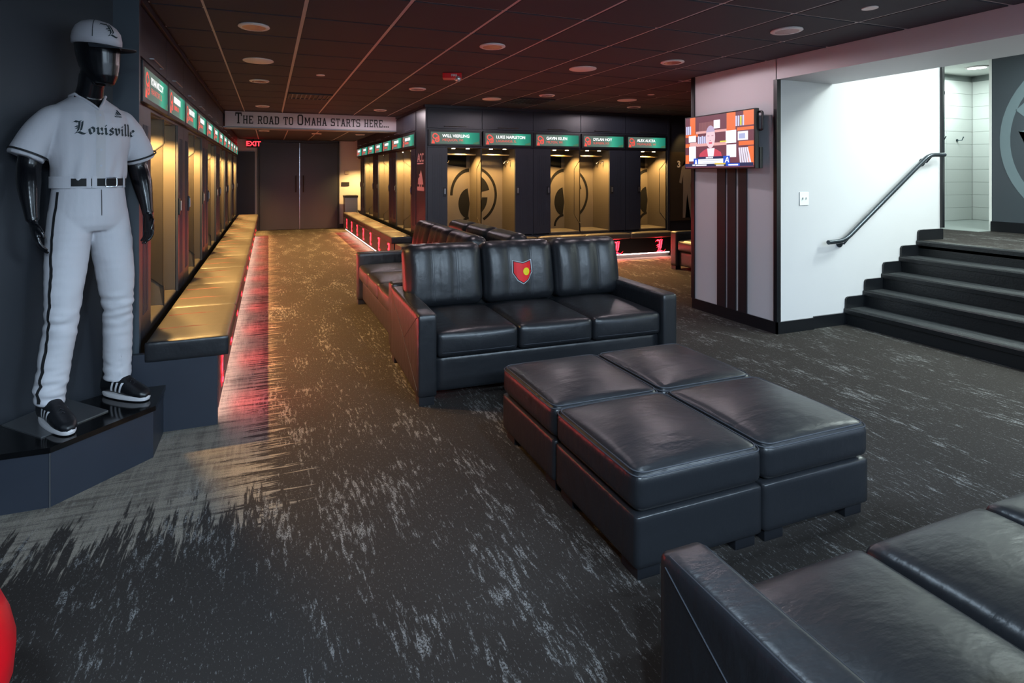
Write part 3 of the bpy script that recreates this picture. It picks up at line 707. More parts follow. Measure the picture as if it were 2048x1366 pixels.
bl = bench('locker_bench', -.225, -.66, 3.60, 14.05, .52, 1, 'long padded bench with red lit letters in front of the left lockers', 0, 0, 0)
for k in range(12): neon_L(bl, (-.279, 3.78+k*.9, .14), (0, 1, 0), (0, 0, 1), .24)
new_obj('end_panel', boxm('end_panel', -.74, -.282, 3.585, 3.62, 0, .455), M_NAVY, bl)
bm = bmesh.new(); rbox(bm, -.66, -.222, 3.578, 3.605, .405, .522, .013, 8); new_obj('end_lip', finish('end_lip', bm, True), M_LEATHER, bl)
br = bench('locker_bench', 1.77, 2.11, 8.45, 14.3, .50, -1, 'padded bench with red lit letters in front of the right corridor lockers', 0, 0, 0)
for k in range(7): neon_L(br, (1.824, 8.95+k*.85, .13), (0, -1, 0), (0, 0, 1), .24)
bm = bmesh.new(); rbox(bm, 1.773, 2.11, 8.425, 8.455, .395, .502, .013, 8); new_obj('end_lip', finish('end_lip', bm, True), M_LEATHER, br)
# back bench (faces -Y), with corner box toward the corridor
bb = thing('locker_bench', (0, 0, 0), 0, 'low padded bench with red lit letters below the back lockers', 'bench')
new_obj('bench_base', boxes('bench_base', [(2.29, 6.78, 8.08, 8.178, .085, .35)]), M_BLACK, bb)
new_obj('bench_kick', boxm('bench_kick', 2.29, 6.78, 8.14, 8.178, 0, .085), M_STEEL, bb)
new_obj('light_strip', boxm('light_strip', 2.3, 6.75, 8.085, 8.11, .072, .0845), M_STRIP, bb)
for k in range(5):
    bm = bmesh.new(); rbox(bm, 2.285+.9*k+.002, 2.285+.9*(k+1)-.002, 8.02, 8.178, .35, .455, .03, 10, puff(.006))
    s_ = new_obj('seat_cushion', finish('seat_cushion', bm, True), M_LEATHER2, bb)
for k in range(5): neon_L(bb, (2.84+k*.905-.02, 8.079, .085), (1, 0, 0), (0, 0, 1), .24)
tag(new_obj('corner_box', boxm('corner_box', 1.83, 2.24, 7.98, 8.415, 0, .40, bev=.006), M_LEATHER2), 'low padded corner box at the near end of the right corridor bench', 'bench')

# ================================================================== SOFAS AND OTTOMANS
def slab(name, *a, r=.03, n=10, fn=None, smooth=2):
    bm = bmesh.new(); rbox(bm, *a, r, n, fn); return finish(name, bm, smooth)
def make_sofa(W=1.985, D=.98, label='', patch=False, loc=(0, 0, 0), rz=0, group='black leather sofas', cat='sofa', seats=3):
    t = thing('sofa', loc, rz, label, cat, group)
    AW = .13; sw_ = (W-2*AW)/seats
    new_obj('seat_base', slab('seat_base', AW, W-AW, .05, D-.05, .06, .285, r=.02), M_LEATHER, t)
    new_obj('back_frame', slab('back_frame', AW-.02, W-AW+.02, D-.20, D, .06, .74, r=.04), M_LEATHER, t)
    for k, x in enumerate((0, W-AW)):
        def taper(p, u):
            return p
        a = new_obj('arm', slab('arm', x, x+AW, 0, D-.03, .05, .585, r=.022, n=12, fn=taper), M_LEATHER, t)
        xo = x-.001 if k == 0 else x+AW+.001
        for q in ([(xo, .02, .10), (xo, D-.06, .56)], [(xo, .03, .56), (xo, .42, .33)]):
            new_obj('arm_seam', tubem('arm_seam', q, .0016, 5), M_STITCH, a)
        new_obj('arm_seam', tubem('arm_seam', [(x+.012, .006, .07), (x+.012, .006, .57), (x+.012, .03, .582), (x+.012, D-.06, .582)], .0016, 5), M_STITCH, a)
        new_obj('arm_seam', tubem('arm_seam', [(x+AW-.012, .006, .07), (x+AW-.012, .006, .57), (x+AW-.012, .03, .582), (x+AW-.012, D-.06, .582)], .0016, 5), M_STITCH, a)
    mid = None
    for k in range(seats):
        x0 = AW+sw_*k
        c = new_obj('seat_cushion', slab('seat_cushion', x0+.003, x0+sw_-.003, .015, D-.22, .285, .455, r=.035, n=14, fn=puff(.03, .012)), M_LEATHER, t)
        for z in (.416, .322):
            drape('cushion_seam', [[(.035, -.0018), (sw_-.035, -.0018), (sw_-.035, .0018), (.035, .0018)]], (x0, 0, z), (1, 0, 0), (0, 0, 1), (0, 1, 0), c.data, M_STITCH, c, eps=.0012, maxlen=.04)
        def backfn(p, u, sw_=sw_):
            if u.y < 0:
                for gx in (-sw_/6, sw_/6): p.y += .016*math.exp(-((p.x-gx)/.012)**2)*(-u.y)
                seg = (p.x+sw_/2) % (sw_/3)/(sw_/3); p.y -= .022*math.sin(math.pi*max(0, min(1, seg)))*(-u.y)*(1-u.z*u.z*.6)
                p.y -= .02*math.sin(p.z*9+1)*(-u.y)*.4
            return p
        bw = (W-AW*.9)/seats; xk = W/2+(k-(seats-1)/2)*bw
        bm = bmesh.new(); rbox(bm, -bw/2+.001, bw/2-.001, -.10, .10, -.25, .235, .075, 22, backfn)
        me = finish('back_cushion', bm, 2)
        me.transform(Matrix.Translation((xk, D-.225, .70))@Matrix.Rotation(math.radians(-11), 4, 'X'))
        b_ = new_obj('back_cushion', me, M_LEATHER, t)
        for gx in (-sw_/6, sw_/6):
            for dd in (-.007, .007):
                drape('back_seam', [[(gx+dd-.0012, -.19), (gx+dd+.0012, -.19), (gx+dd+.0012, .2), (gx+dd-.0012, .2)]], (xk, 0, .70), (1, 0, 0), (0, 0, 1), (0, 1, 0), me, M_STITCH, b_, eps=.0015, maxlen=.03)
        if patch and k == seats//2: mid = (b_, me, xk)
    if mid:
        # team patch as a plain red shield badge with a pale outline and a yellow disc
        b_, me, xc = mid
        S = .20; o = (xc-.09, 0, .60)
        outer = [(.08, .95), (.5, .86), (.92, .95), (.94, .45), (.75, .15), (.5, 0), (.25, .15), (.06, .45)]
        sc = lambda k: [(.5+(x-.5)*k, .5+(y-.5)*k) for x, y in outer]
        DR = dict(r=(1, 0, 0), u=(0, 0, 1), d=(0, 1, 0))
        drape('patch_edge', [outer], o, target=me, material=mat('patch_grey', '#aeb4ba', .7), parent=b_, scale=S, eps=.003, **DR)
        drape('patch_border', [sc(.93)], o, target=me, material=M_BLKCLOTH, parent=b_, scale=S, eps=.0045, **DR)
        drape('patch_field', [sc(.86)], o, target=me, material=mat('patch_red', '#e0101c', .6), parent=b_, scale=S, eps=.006, **DR)
        drape('patch_disc', [[(.64+.15*math.cos(q*.393), .5+.15*math.sin(q*.393)) for q in range(16)]], o, target=me, material=mat('patch_yellow', '#e6cf12', .6), parent=b_, scale=S, eps=.0075, **DR)
    for x in (.0, W-.12):
        for y in (.0, D-.13): new_obj('foot', boxm('foot', x+.01, x+.11, y+.01, y+.11, 0, .06, bev=.004), M_BLACK, t)
    return t
make_sofa(loc=(.885, 3.40, 0), rz=math.radians(-1.6), patch=True, label='black leather sofa with red patch on the middle back cushion, facing the ottomans')
make_sofa(loc=(.94, 6.42, 0), rz=-math.pi/2, patch=True, W=1.96, label='black leather sofa facing the left bench, behind the front sofa')
make_sofa(loc=(2.905, 4.47, 0), rz=math.pi/2, W=1.95, label='black leather sofa turned back to back with the one facing the left bench')
make_sofa(loc=(5.88, 7.02, 0), rz=-math.pi/2, label='black leather sofa half hidden behind the white column')
make_sofa(loc=(2.76, 1.085, 0), rz=math.pi, W=1.89, label='black leather sofa cut off by the frame in the near right corner')
def ottoman(loc, label):
    t = thing('ottoman', loc, 0, label, 'ottoman', 'four ottomans pushed together')
    w_ = .600
    new_obj('base', slab('base', 0, w_, 0, w_, .05, .245, r=.014), M_LEATHER, t)
    c = new_obj('cushion', slab('cushion', -.003, w_+.003, -.006, w_+.003, .248, .402, r=.042, n=18, fn=puff(.038)), M_LEATHER, t)
    def rim(z, g, r_=.045):
        pts = []
        for cx_, cy_, a0 in ((w_-r_+g, w_-r_+g, 0), (r_-g, w_-r_+g, 90), (r_-g, r_-g, 180), (w_-r_+g, r_-g, 270)):
            for q in range(5):
                a = math.radians(a0+q*22.5); pts.append((cx_+r_*math.cos(a), cy_+r_*math.sin(a), z))
        return pts
    new_obj('cushion_seam', tubem('cushion_seam', rim(.386, .0025), .003, 5, True), M_STITCH, c)
    new_obj('cushion_seam', tubem('cushion_seam', rim(.397, -.008), .003, 5, True), M_STITCH, c)
    for x in (.02, w_-.12):
        for y in (.02, w_-.12): new_obj('foot', boxm('foot', x, x+.1, y, y+.1, 0, .055, bev=.004), M_BLACK, t)
ottoman((1.237, 1.655, 0), 'black leather ottoman, nearest of the four, left front')
ottoman((1.848, 1.655, 0), 'black leather ottoman at the right front of the four, nearest the cut-off sofa')
ottoman((1.237, 2.268, 0), 'black leather ottoman at the left back of the four, next to the patched sofa')
ottoman((1.848, 2.268, 0), 'black leather ottoman at the right back of the four, towards the stairs')

# ================================================================== TELEVISION
tv = thing('television', (4.30, 4.41, 1.53), math.radians(-90-3.5), 'wall-mounted flat television showing a news interview', 'television')
# local: x to the viewer's right, -y toward the viewer
new_obj('bezel', boxm('bezel', -.50, .50, -.02, .025, 0, .565, bev=.006), M_BLACK, tv)
new_obj('wall_mount', boxes('wall_mount', [(-.15, .15, .025, .075, .15, .42)]), M_BLACK, tv)
new_obj('side_box', boxm('side_box', .46, .51, .025, .06, .0, .2, bev=.006), M_BLACK, tv)
new_obj('mount_handle', tubem('mount_handle', smoothpath([(.49, .03, .36), (.535, .03, .36), (.535, .03, .53), (.49, .03, .53)], .02), .011, 8), M_BLACK, tv)
def R(x0, y0, x1, y1): return [(x0, y0), (x1, y0), (x1, y1), (x0, y1)]
def scr(c, e=1.0): return mat('tv_'+c, c, emit=e, rough=.3)
LAY = [('#6b3a48', [R(0, 0, .97, .54)]),
 ('#e8713c', [R(.075, .30, .16, .54), R(.62, .36, .74, .54), R(.84, .40, .97, .54), R(0, .22, .07, .26), R(0, .33, .2, .36), R(.78, .21, .97, .25), R(.76, .355, .97, .385), R(.9, .02, .97, .2), R(0, .02, .06, .14)]),
 ('#e0a6a4', [R(.17, .36, .62, .385), R(.18, .225, .62, .255), R(.07, .23, .19, .27)]),
 ('#8a5a5e', [R(.22+.022*k, .385, .238+.022*k, .475) for k in range(10)]),
 ('#c9cdf0', [R(.20+.03*k, .255, .222+.03*k, .335-.008*(k % 2)) for k in range(5)]+[R(.01+.03*k, .36, .032+.03*k, .45) for k in range(3)]+[R(.74+.03*k, .40, .76+.03*k, .50) for k in range(4)]),
 ('#f3f2fb', [R(.44, .40, .53, .485), R(.055, .275, .17, .345), R(.06, .07, .17, .23), R(.61, .24, .75, .365), R(.62, .10, .75, .225), R(.77, .26, .90, .345)]),
 ('#a9b2d8', [R(.785, .275, .865, .325)]), ('#d8d64a', [R(.80, .405, .82, .49), R(.53, .255, .62, .268)]),
 ('#e4dff0', [[(.80+.03*k, .04), (.822+.03*k, .04), (.80+.025*k, .19), (.78+.025*k, .19)] for k in range(5)]),
 ('#c8475a', [[(.22, .11), (.56, .11), (.545, .155), (.47, .19), (.41, .20), (.35, .20), (.29, .18), (.235, .15)]]),
 ('#efe6ee', [[(.36, .11), (.44, .11), (.455, .20), (.345, .20)]]),
 ('#e9c9d2', [[(.395+.068*math.cos(a), .315+.115*math.sin(a)) for a in [2*math.pi*k/24 for k in range(24)]]]),
 ('#b9a6c4', [[(.395+.07*math.cos(a), .33+.105*math.sin(a)) for a in [math.pi*(.12+.76*k/12) for k in range(13)]]]),
 ('#c08a9a', [R(.35, .325, .38, .333), R(.41, .325, .44, .333), R(.385, .275, .405, .283)]), ('#d8536e', [R(.372, .245, .42, .262)]),
 ('#1c2a52', [R(.20, .085, .66, .115), R(0, .012, .97, .045)]), ('#f1f4fb', [R(.21, .04, .58, .09)]), ('#1450c8', [R(.14, .04, .21, .10), R(.58, .04, .67, .115), R(.62, .012, .80, .04)]),
 ('#f7f7ff', [[(.60, .05), (.615, .05), (.64, .10), (.63, .105)], [(.645, .05), (.66, .05), (.645, .105), (.635, .105)], R(.61, .065, .65, .073), R(.12, .022, .16, .036), R(.17, .02, .34, .034), [(.16, .04), (.195, .04), (.185, .085), (.168, .085)], R(.65, .018, .78, .032)]+[R(.33+.018*k, .096, .344+.018*k, .11) for k in range(6)]),
 ('#d6b93c', [R(.46, .032, .61, .045)]), ('#c9ccd8', [R(.24, .072, .54, .078), R(.28, .052, .48, .057), R(.48, .015, .59, .03)])]
for k, (c, pl) in enumerate(LAY):
    flat('screen_picture', pl, (-.485, -.021, .013), (1, 0, 0), (0, 0, 1), scr(c, 1.15), tv, eps=.0004+.00035*k)

# ================================================================== CORRIDOR END
sg = thing('sign_beam', (0, 10.2, 0), 0, 'white beam lettered THE ROAD TO OMAHA STARTS HERE across the corridor', 'sign')
new_obj('beam_face', boxm('beam_face', -.69, 2.255, 0, .06, 2.285, CEIL), mat('sign_white', '#c9c6cc', .6), sg)
new_obj('beam_ledge', boxm('beam_ledge', -.72, 2.255, -.01, .35, 2.262, 2.285), mat('ledge_grey', '#7c8896', .4), sg)
P, wd = slab_text('The road to Omaha starts here...')
flat('beam_lettering', [[(x, y*1.35) for x, y in q] for q in P], (-.53, -.002, 2.335), (1, 0, 0), (0, 0, 1), mat('sign_ink', '#1c2022', .6), sg, scale=2.64/wd)
fr = struct('door_frame', boxes('door_frame', [(-.27, -.215, 15.38, 15.45, 0, 2.36), (1.76, 1.81, 15.38, 15.45, 0, 2.36), (-.27, 1.81, 15.38, 15.45, 2.30, 2.36)]), M_BLACK, 'black frame of the corridor double doors')
fr['category'] = 'door frame'
for k, (a, b_) in enumerate(((-.21, .768), (.778, 1.755))):
    d_ = struct('door_%d' % (k+1), boxm('door_%d' % (k+1), a, b_, 15.36, 15.41, .01, 2.295, bev=.004), M_DOOR, ('left', 'right')[k]+' leaf of the dark double doors at the corridor end')
    hx = .68 if k == 0 else .87
    new_obj('door_handle', tubem('door_handle', [(hx, 15.36, 1.0), (hx, 15.30, 1.0), (hx, 15.30, 1.42), (hx, 15.36, 1.42)], .013, 8), M_BLACK, d_)
new_obj('door_astragal', boxm('door_astragal', .767, .779, 15.345, 15.37, .01, 2.295), M_CHROME, bpy.data.objects['door_1'])
struct('door_3', boxm('door_3', -1.0, -.33, 15.40, 15.46, 0, 2.05), M_BLACK, 'dark side doorway left of the double doors')
struct('baseboard_back', boxm('baseboard_back', 1.81, 2.26, 15.43, 15.45, 0, .11), M_TRIMB, 'black baseboard right of the double doors')
ex = thing('exit_sign', (-.36, 15.2, 2.25), 0, 'red lit EXIT sign beside the double doors', 'exit sign')
new_obj('sign_box', boxm('sign_box', -.16, .16, -.02, .03, -.10, .10, bev=.005), M_BLACK, ex)
text('sign_lettering', 'EXIT', .17, (0, -.0205, -.06), (1, 0, 0), (0, 0, 1), mat('exit_red', (1, .02, .03), emit=5), ex, 'CENTER', bold=.004)
new_obj('sign_stem', boxm('sign_stem', -.02, .02, 0, .02, .10, .125), M_BLACK, ex)
tag(new_obj('thermostat', boxm('thermostat', 1.96, 2.07, 15.42, 15.45, 1.46, 1.56, bev=.01), mat('beige_plastic', '#a9a39a', .5)), 'small beige thermostat on the end wall', 'thermostat')
tag(new_obj('switch_plate', boxm('switch_plate', 1.87, 2.08, 15.43, 15.45, 1.14, 1.25, bev=.006), M_BLACK), 'black wide switch plate below the thermostat', 'switch')
bn = thing('waste_bin', (1.9, 14.95, 0), 0, 'grey metal waste bin at the end of the right corridor bench', 'bin')
new_obj('bin_body', boxm('bin_body', 0, .34, 0, .35, .02, .84, bev=.01), M_STEEL, bn)
new_obj('bin_lid', boxm('bin_lid', -.01, .35, -.01, .36, .84, .90, bev=.012), M_BLACK, bn)
# picture panel behind the far sofa
pp = thing('player_panel', (6.84, 8.21, .62), 0, 'dark photo panel of a ball player lit from above, beside the back lockers', 'picture')
new_obj('panel_board', boxm('panel_board', 0, .95, -.02, .005, 0, 1.26), mat('panel_brown', '#3a3328', .4, vary=.3, bscale=4), pp)
fig = [[(.30, .05), (.36, .05), (.40, .5), (.48, .05), (.55, .05), (.48, .62), (.50, .85), (.62, .7), (.66, .74), (.50, .98), (.44, 1.0), (.44, 1.05), (.46, 1.13), (.40, 1.18), (.35, 1.12), (.37, 1.04), (.28, .98), (.22, .70), (.27, .68), (.31, .84), (.31, .60)]]
flat('panel_figure', fig, (0, -.021, 0), (1, 0, 0), (0, 0, 1), mat('panel_grey', '#8b8375', .5), pp)
text('panel_number', '3', .16, (.17, -.023, .98), (1, 0, 0), (0, 0, 1), mat('panel_pale', '#d9d3c4', .5), pp, bold=.006)
spot('panel_lamp', (7.1, 7.98, 2.42), 30, WARM, 70, .6, .03, target=(7.25, 8.2, 1.5))

# ================================================================== MANNEQUIN AND PLATFORM
ZP = .27
pf = thing('display_platform', (0, 0, 0), 0, 'black angled display platform under the mannequin', 'platform')
out = [(-1.68, 2.955), (-.904, 2.94), (-.552, 3.28), (-.552, 3.582), (-.80, 3.582)]
ins = [(-1.66, 2.965), (-.909, 2.952), (-.564, 3.285), (-.564, 3.580), (-.80, 3.580)]
new_obj('platform_body', prismm('platform_body', ins, 2, 0, ZP-.025), M_NAVY, pf)
new_obj('platform_top', prismm('platform_top', out, 2, ZP-.025, ZP), mat('gloss_black', '#08090b', .12), pf)
new_obj('panel_joint', boxm('panel_joint', -.910, -.906, 2.947, 2.9515, 0, ZP-.025), M_STEEL, pf)
mn = thing('mannequin', (-.868, 3.365, ZP), math.radians(215), 'glossy black mannequin in white baseball uniform and cap', 'mannequin')
mn.scale = (.91, 1, 1)
# local: x = its right (picture left), y = forward, z up
bpl = prismm('base_plate', [(-1.20, 3.27), (-.975, 3.055), (-.765, 3.285), (-1.02, 3.54)], 2, ZP, ZP+.006)
mi = (Matrix.Translation((-.868, 3.365, ZP))@Matrix.Rotation(math.radians(215), 4, 'Z')@Matrix.Diagonal((.91, 1, 1, 1))).inverted(); bpl.transform(mi)
new_obj('base_plate', bpl, M_STEEL, mn)
V3 = Vector
def limb(bm, pts, n=18, flat_=1.0):
    """tapered limb through (point, radius)"""
    rings = []
    for i, (p, r) in enumerate(pts):
        p = V3(p); a = V3(pts[max(0, i-1)][0]); b_ = V3(pts[min(len(pts)-1, i+1)][0]); d = (b_-a).normalized()
        u = V3((0, 1, 0)); u = (u-d*u.dot(d)).normalized(); v = d.cross(u)
        rings.append((p, u*r, v*r*flat_))
    loft(bm, rings, n)
def catmull(pts, k=4):
    out_ = []
    for i in range(len(pts)-1):
        g = lambda j: pts[max(0, min(len(pts)-1, j))]
        P = [V3((*g(i+d)[0], g(i+d)[1])) if False else (*g(i+d)[0], g(i+d)[1]) for d in (-1, 0, 1, 2)]
        for q in range(k):
            t = q/k
            c = [.5*((2*b1)+(-a1+c1)*t+(2*a1-5*b1+4*c1-d1)*t*t+(-a1+3*b1-3*c1+d1)*t**3) for a1, b1, c1, d1 in zip(*P)]
            out_.append((tuple(c[:3]), c[3]))
    out_.append(pts[-1]); return out_
# --- body
HEADM = Matrix.Translation((-.012, .062, 1.66))@Matrix.Rotation(math.radians(24), 4, 'Z')@Matrix.Scale(1.13, 4)@Matrix.Translation((0, -.045, -1.66))
bm = bmesh.new()
E_ = lambda z, w_, d_, y=0: ((0, y, z), (w_, 0, 0), (0, d_, 0))
loft(bm, [E_(1.05, .155, .10), E_(1.2, .15, .10), E_(1.4, .17, .11), E_(1.49, .16, .10), E_(1.55, .105, .075), E_(1.60, .072, .066, .0), E_(1.66, .060, .064, .015), E_(1.72, .058, .066, .03)])
loft(bm, [((0, .105, 1.655), (.012, 0, 0), (0, .014, 0)), ((0, .088, 1.665), (.040, 0, 0), (0, .045, .0)), ((0, .070, 1.70), (.062, 0, 0), (0, .075, 0)), ((0, .058, 1.75), (.074, 0, 0), (0, .094, 0)),
          ((0, .052, 1.80), (.080, 0, 0), (0, .103, 0)), ((0, .046, 1.85), (.083, 0, 0), (0, .106, 0)), ((0, .042, 1.89), (.076, 0, 0), (0, .096, 0)), ((0, .04, 1.925), (.05, 0, 0), (0, .065, 0)), ((0, .04, 1.938), (.015, 0, 0), (0, .02, 0))])
bm.verts.ensure_lookup_table()
for v in list(bm.verts)[8*24:]: v.co = HEADM@v.co
loft(bm, [E_(1.58, .066, .064, .0), E_(1.66, .060, .064, .03), E_(1.74, .06, .066, .055)])
for s_ in (1, -1):
    S = lambda x, y, z: (s_*x, y, z)
    limb(bm, catmull([(S(.14, 0, 1.48), .045), (S(.200, -.01, 1.43), .052), (S(.242, -.02, 1.36), .060), (S(.268, -.025, 1.25), .054), (S(.280, .006, 1.16), .053), (S(.284, .045, 1.05), .036), (S(.284, .066, .99), .029)]))
    d = V3(S(-.10, .30, -.95)).normalized(); wv = V3(S(.25, .93, .27)); wv = (wv-d*wv.dot(d)).normalized(); nv = d.cross(wv)
    p0 = V3(S(.284, .066, .99))
    loft(bm, [(p0, wv*.026, nv*.021), (p0+d*.03, wv*.034, nv*.019), (p0+d*.065, wv*.041, nv*.017), (p0+d*.095, wv*.040, nv*.014)], 16)
    inw = V3(S(-1, 0, 0))
    for q, (o_, L_) in enumerate(((.031, .080), (.011, .090), (-.010, .085), (-.030, .066))):
        b0 = p0+d*.085+wv*o_; d1 = (d+inw*.12+V3((0, .02*q, 0))).normalized(); d2 = (d+inw*.55+V3((0, -.10, 0))).normalized(); d3 = (d+inw*1.1+V3((0, -.2, 0))).normalized()
        tube(bm, [b0, b0+d1*L_*.45, b0+d1*L_*.45+d2*L_*.33, b0+d1*L_*.45+d2*L_*.33+d3*L_*.27], [.0095, .0092, .0085, .0065], 10)
    t0 = p0+d*.025+wv*.026
    tube(bm, [t0-wv*.012, t0+wv*.022+d*.022+inw*.012, t0+wv*.028+d*.052+inw*.022, t0+wv*.024+d*.078+inw*.026], [.013, .0115, .010, .0075], 10)
new_obj('body', remesh(bm, 'body', .0045, 3), M_MANN, mn)
# --- jersey
bm = bmesh.new()
loft(bm, [E_(1.145, .168, .122), E_(1.20, .184, .135), E_(1.28, .190, .138), E_(1.38, .203, .142), E_(1.46, .205, .138), E_(1.515, .190, .122), E_(1.56, .148, .098, -.006), E_(1.592, .098, .078, -.018), E_(1.605, .082, .066, -.022)], 32)
for s_ in (1, -1):
    S = lambda x, y, z: (s_*x, y, z)
    limb(bm, catmull([(S(.12, 0, 1.50), .066), (S(.17, -.004, 1.478), .076), (S(.212, -.01, 1.43), .081), (S(.248, -.015, 1.37), .085), (S(.285, -.018, 1.285), .090)]), 24, .92)
jm = remesh(bm, 'jersey', .0075, 5)
for v in jm.vertices:   # soft folds: vertical at the tucked waist, slanted across the shoulders; V neckline cut low at the front
    x, y, z = v.co
    k = max(0, 1-(z-1.15)/.22); f = .0045*k*math.sin(x*95+math.sin(z*20))+.009*noise.noise(V3((x*16, y*8, z*7+x*6)))
    nrm = V3((x, y, 0)); nrm = nrm.normalized() if nrm.length else nrm
    v.co += nrm*f
jb = BVHTree.FromPolygons([v.co for v in jm.vertices], [tuple(p.vertices) for p in jm.polygons])
col_ = []
for q in range(-7, 8):
    x = q*.0108; z = 1.533+abs(x)*1.05; h_ = jb.ray_cast(V3((x, 1, min(z, 1.60))), V3((0, -1, 0)))
    col_.append(V3((x, (h_[0].y if h_[0] else .04)+.001, z)))
back_ = [V3((.084*math.cos(math.radians(a)), -.022+.068*math.sin(math.radians(a)), 1.606)) for a in range(0, -181, -20)]
bmx = bmesh.new(); bmx.from_mesh(jm)
dead = [f for f in bmx.faces if (c := f.calc_center_median()) and ((c.z > 1.535+abs(c.x)*1.05 and c.y > .02 and abs(c.x) < .075) or (c.z > 1.596 and abs(c.x) < .08 and c.y > -.075))]
bmesh.ops.delete(bmx, geom=dead, context='FACES'); bmx.to_mesh(jm); bmx.free()
js = new_obj('jersey', jm, M_CLOTH, mn)
new_obj('collar', tubem('collar', col_+back_, .0075, 8, True), M_CLOTH, js)
VR, VU, VD = (-1, 0, 0), (0, 0, 1), (0, -1, 0)
P, wd = oe_text('Louisville', .185)
drape('jersey_lettering', P, (.125, 0, 1.405), VR, VU, VD, jm, M_INK, js, .335/wd, .003, .012)
drape('maker_mark', [[(0, .3), (.25, .3), (.17, .45), (.02, .38)], [(.30, .3), (.58, .3), (.36, .68), (.2, .58)], [(.62, .3), (.92, .3), (.55, .95), (.38, .85)]], (-.085, 0, 1.503), VR, VU, VD, jm, M_INK, js, .042, .003, .01)
tm = text_mesh('adidas', .017, 'LEFT', 0, .0003)
drape('maker_lettering', [[(tm.vertices[i].co.x, tm.vertices[i].co.y) for i in p.vertices] for p in tm.polygons], (-.08, 0, 1.502), VR, VU, VD, jm, M_INK, js, 1, .003, .02)
drape('button_placket', [[(-.022, 0), (.022, 0), (.022, .36), (-.022, .36)]], (0, 0, 1.17), VR, VU, VD, jm, mat('placket_cloth', '#b3b1b3', .75), js, 1, .0022, .015)
for z in (1.505, 1.42, 1.33, 1.25): drape('button', [[(.006*math.cos(q*.785), .006*math.sin(q*.785)) for q in range(8)]], (0, 0, z), VR, VU, VD, jm, mat('button_grey', '#aeb2bc', .4), js, 1, .0045, .02)
for s_ in (1, -1):
    for h_, w_, m_ in ((.012, .010, M_BLKCLOTH),):
        d = V3((s_*.037, -.003, -.095)).normalized(); c = V3((s_*.285, -.018, 1.285))-d*.022
        u = V3((0, 1, 0)); u = (u-d*u.dot(d)).normalized(); v = d.cross(u); bm = bmesh.new()
        A = [[bm.verts.new(c+d*dd+(u*math.cos(t)*.097+v*math.sin(t)*.097*.92)) for t in [2*math.pi*k/32 for k in range(32)]] for dd in (-w_/2, w_/2)]
        for k in range(32): bm.faces.new((A[0][k], A[0][(k+1) % 32], A[1][(k+1) % 32], A[1][k]))
        new_obj('sleeve_band', finish('sleeve_band', bm, 2), m_, js)
# --- trousers
bm = bmesh.new()
loft(bm, [E_(1.185, .172, .126), E_(1.14, .174, .128), E_(1.08, .182, .134), E_(1.0, .192, .138), E_(.95, .190, .130), E_(.92, .165, .11)], 32)
LEG = {1: [((.094, 0, 1.02), .098), ((.103, .012, .90), .104), ((.128, .035, .72), .096), ((.150, .058, .55), .080), ((.158, .060, .47), .076), ((.176, .050, .33), .075), ((.194, .046, .20), .070), ((.204, .048, .095), .066)],
       -1: [((-.094, 0, 1.02), .098), ((-.102, .008, .90), .104), ((-.124, .012, .72), .096), ((-.142, .008, .55), .080), ((-.150, -.002, .47), .076), ((-.160, -.028, .33), .075), ((-.166, -.045, .20), .072), ((-.168, -.050, .10), .070)]}
for s_ in (1, -1): limb(bm, catmull(LEG[s_], 6), 24)
pm = remesh(bm, 'trousers', .0075, 5)
for v in pm.vertices:
    x, y, z = v.co
    if z < .92:
        c = V3((.15 if x > 0 else -.15, .03, z)); nrm = (v.co-c); nrm.z = 0; nrm = nrm.normalized() if nrm.length else nrm
        k = math.exp(-((z-.17)/.10)**2)+.75*math.exp(-((z-.50)/.07)**2)+.2
        v.co += nrm*(.013*k*noise.noise(V3((x*10, y*10, z*34)))+.004*noise.noise(V3((x*12+5, y*12, z*9))))
tr_ = new_obj('trousers', pm, M_CLOTH, mn)
pts = [(1.12, .045), (1.0, .05), (.9, .06), (.72, .085), (.55, .095), (.40, .09), (.25, .085), (.12, .08)]
dp = []
for (z0, y0), (z1, y1) in zip(pts, pts[1:]): dp.append([(y0-.007, z0), (y0+.007, z0), (y1+.007, z1), (y1-.007, z1)])
drape('side_piping', dp, (0, 0, 0), (0, 1, 0), (0, 0, 1), (-1, 0, 0), pm, M_BLKCLOTH, tr_, 1, .003, .02)
drape('fly_seam', [[(-.002, 0), (.002, 0), (.004, .13), (.0, .13)]], (-.004, 0, 1.0), VR, VU, VD, pm, M_BLKCLOTH, tr_, 1, .0025, .02)
def hoop(name, z0, z1, w_, d_, th, m_, par, a0=0, a1=360):
    bm = bmesh.new(); n = max(4, int(48*(a1-a0)/360)); R_ = []
    for k in range(n+1):
        t = math.radians(a0+(a1-a0)*k/n); c, s1 = math.cos(t), math.sin(t)
        R_.append([bm.verts.new(((w_+q)*c, (d_+q)*s1, z)) for q, z in ((0, z0), (th, z0), (th, z1), (0, z1))])
    for A, B in zip(R_, R_[1:]):
        for k in range(4): bm.faces.new((A[k], A[(k+1) % 4], B[(k+1) % 4], B[k]))
    bm.faces.new(R_[0][::-1]); bm.faces.new(R_[-1])
    return new_obj(name, finish(name, bm, True), m_, par)
hoop('waistband', 1.138, 1.196, .1725, .1275, .006, M_CLOTH, tr_)
blt = hoop('belt', 1.148, 1.186, .1765, .1315, .006, mat('belt_leather', '#0d0e11', .6, spec=.3), mn)
for a0, a1 in ((-45, 46), (69, 75.5), (77, 84), (136, 142), (200, 206), (262, 272)): hoop('belt_loop', 1.138, 1.196, .183, .138, .003, M_CLOTH, tr_, a0, a1)
bk = []
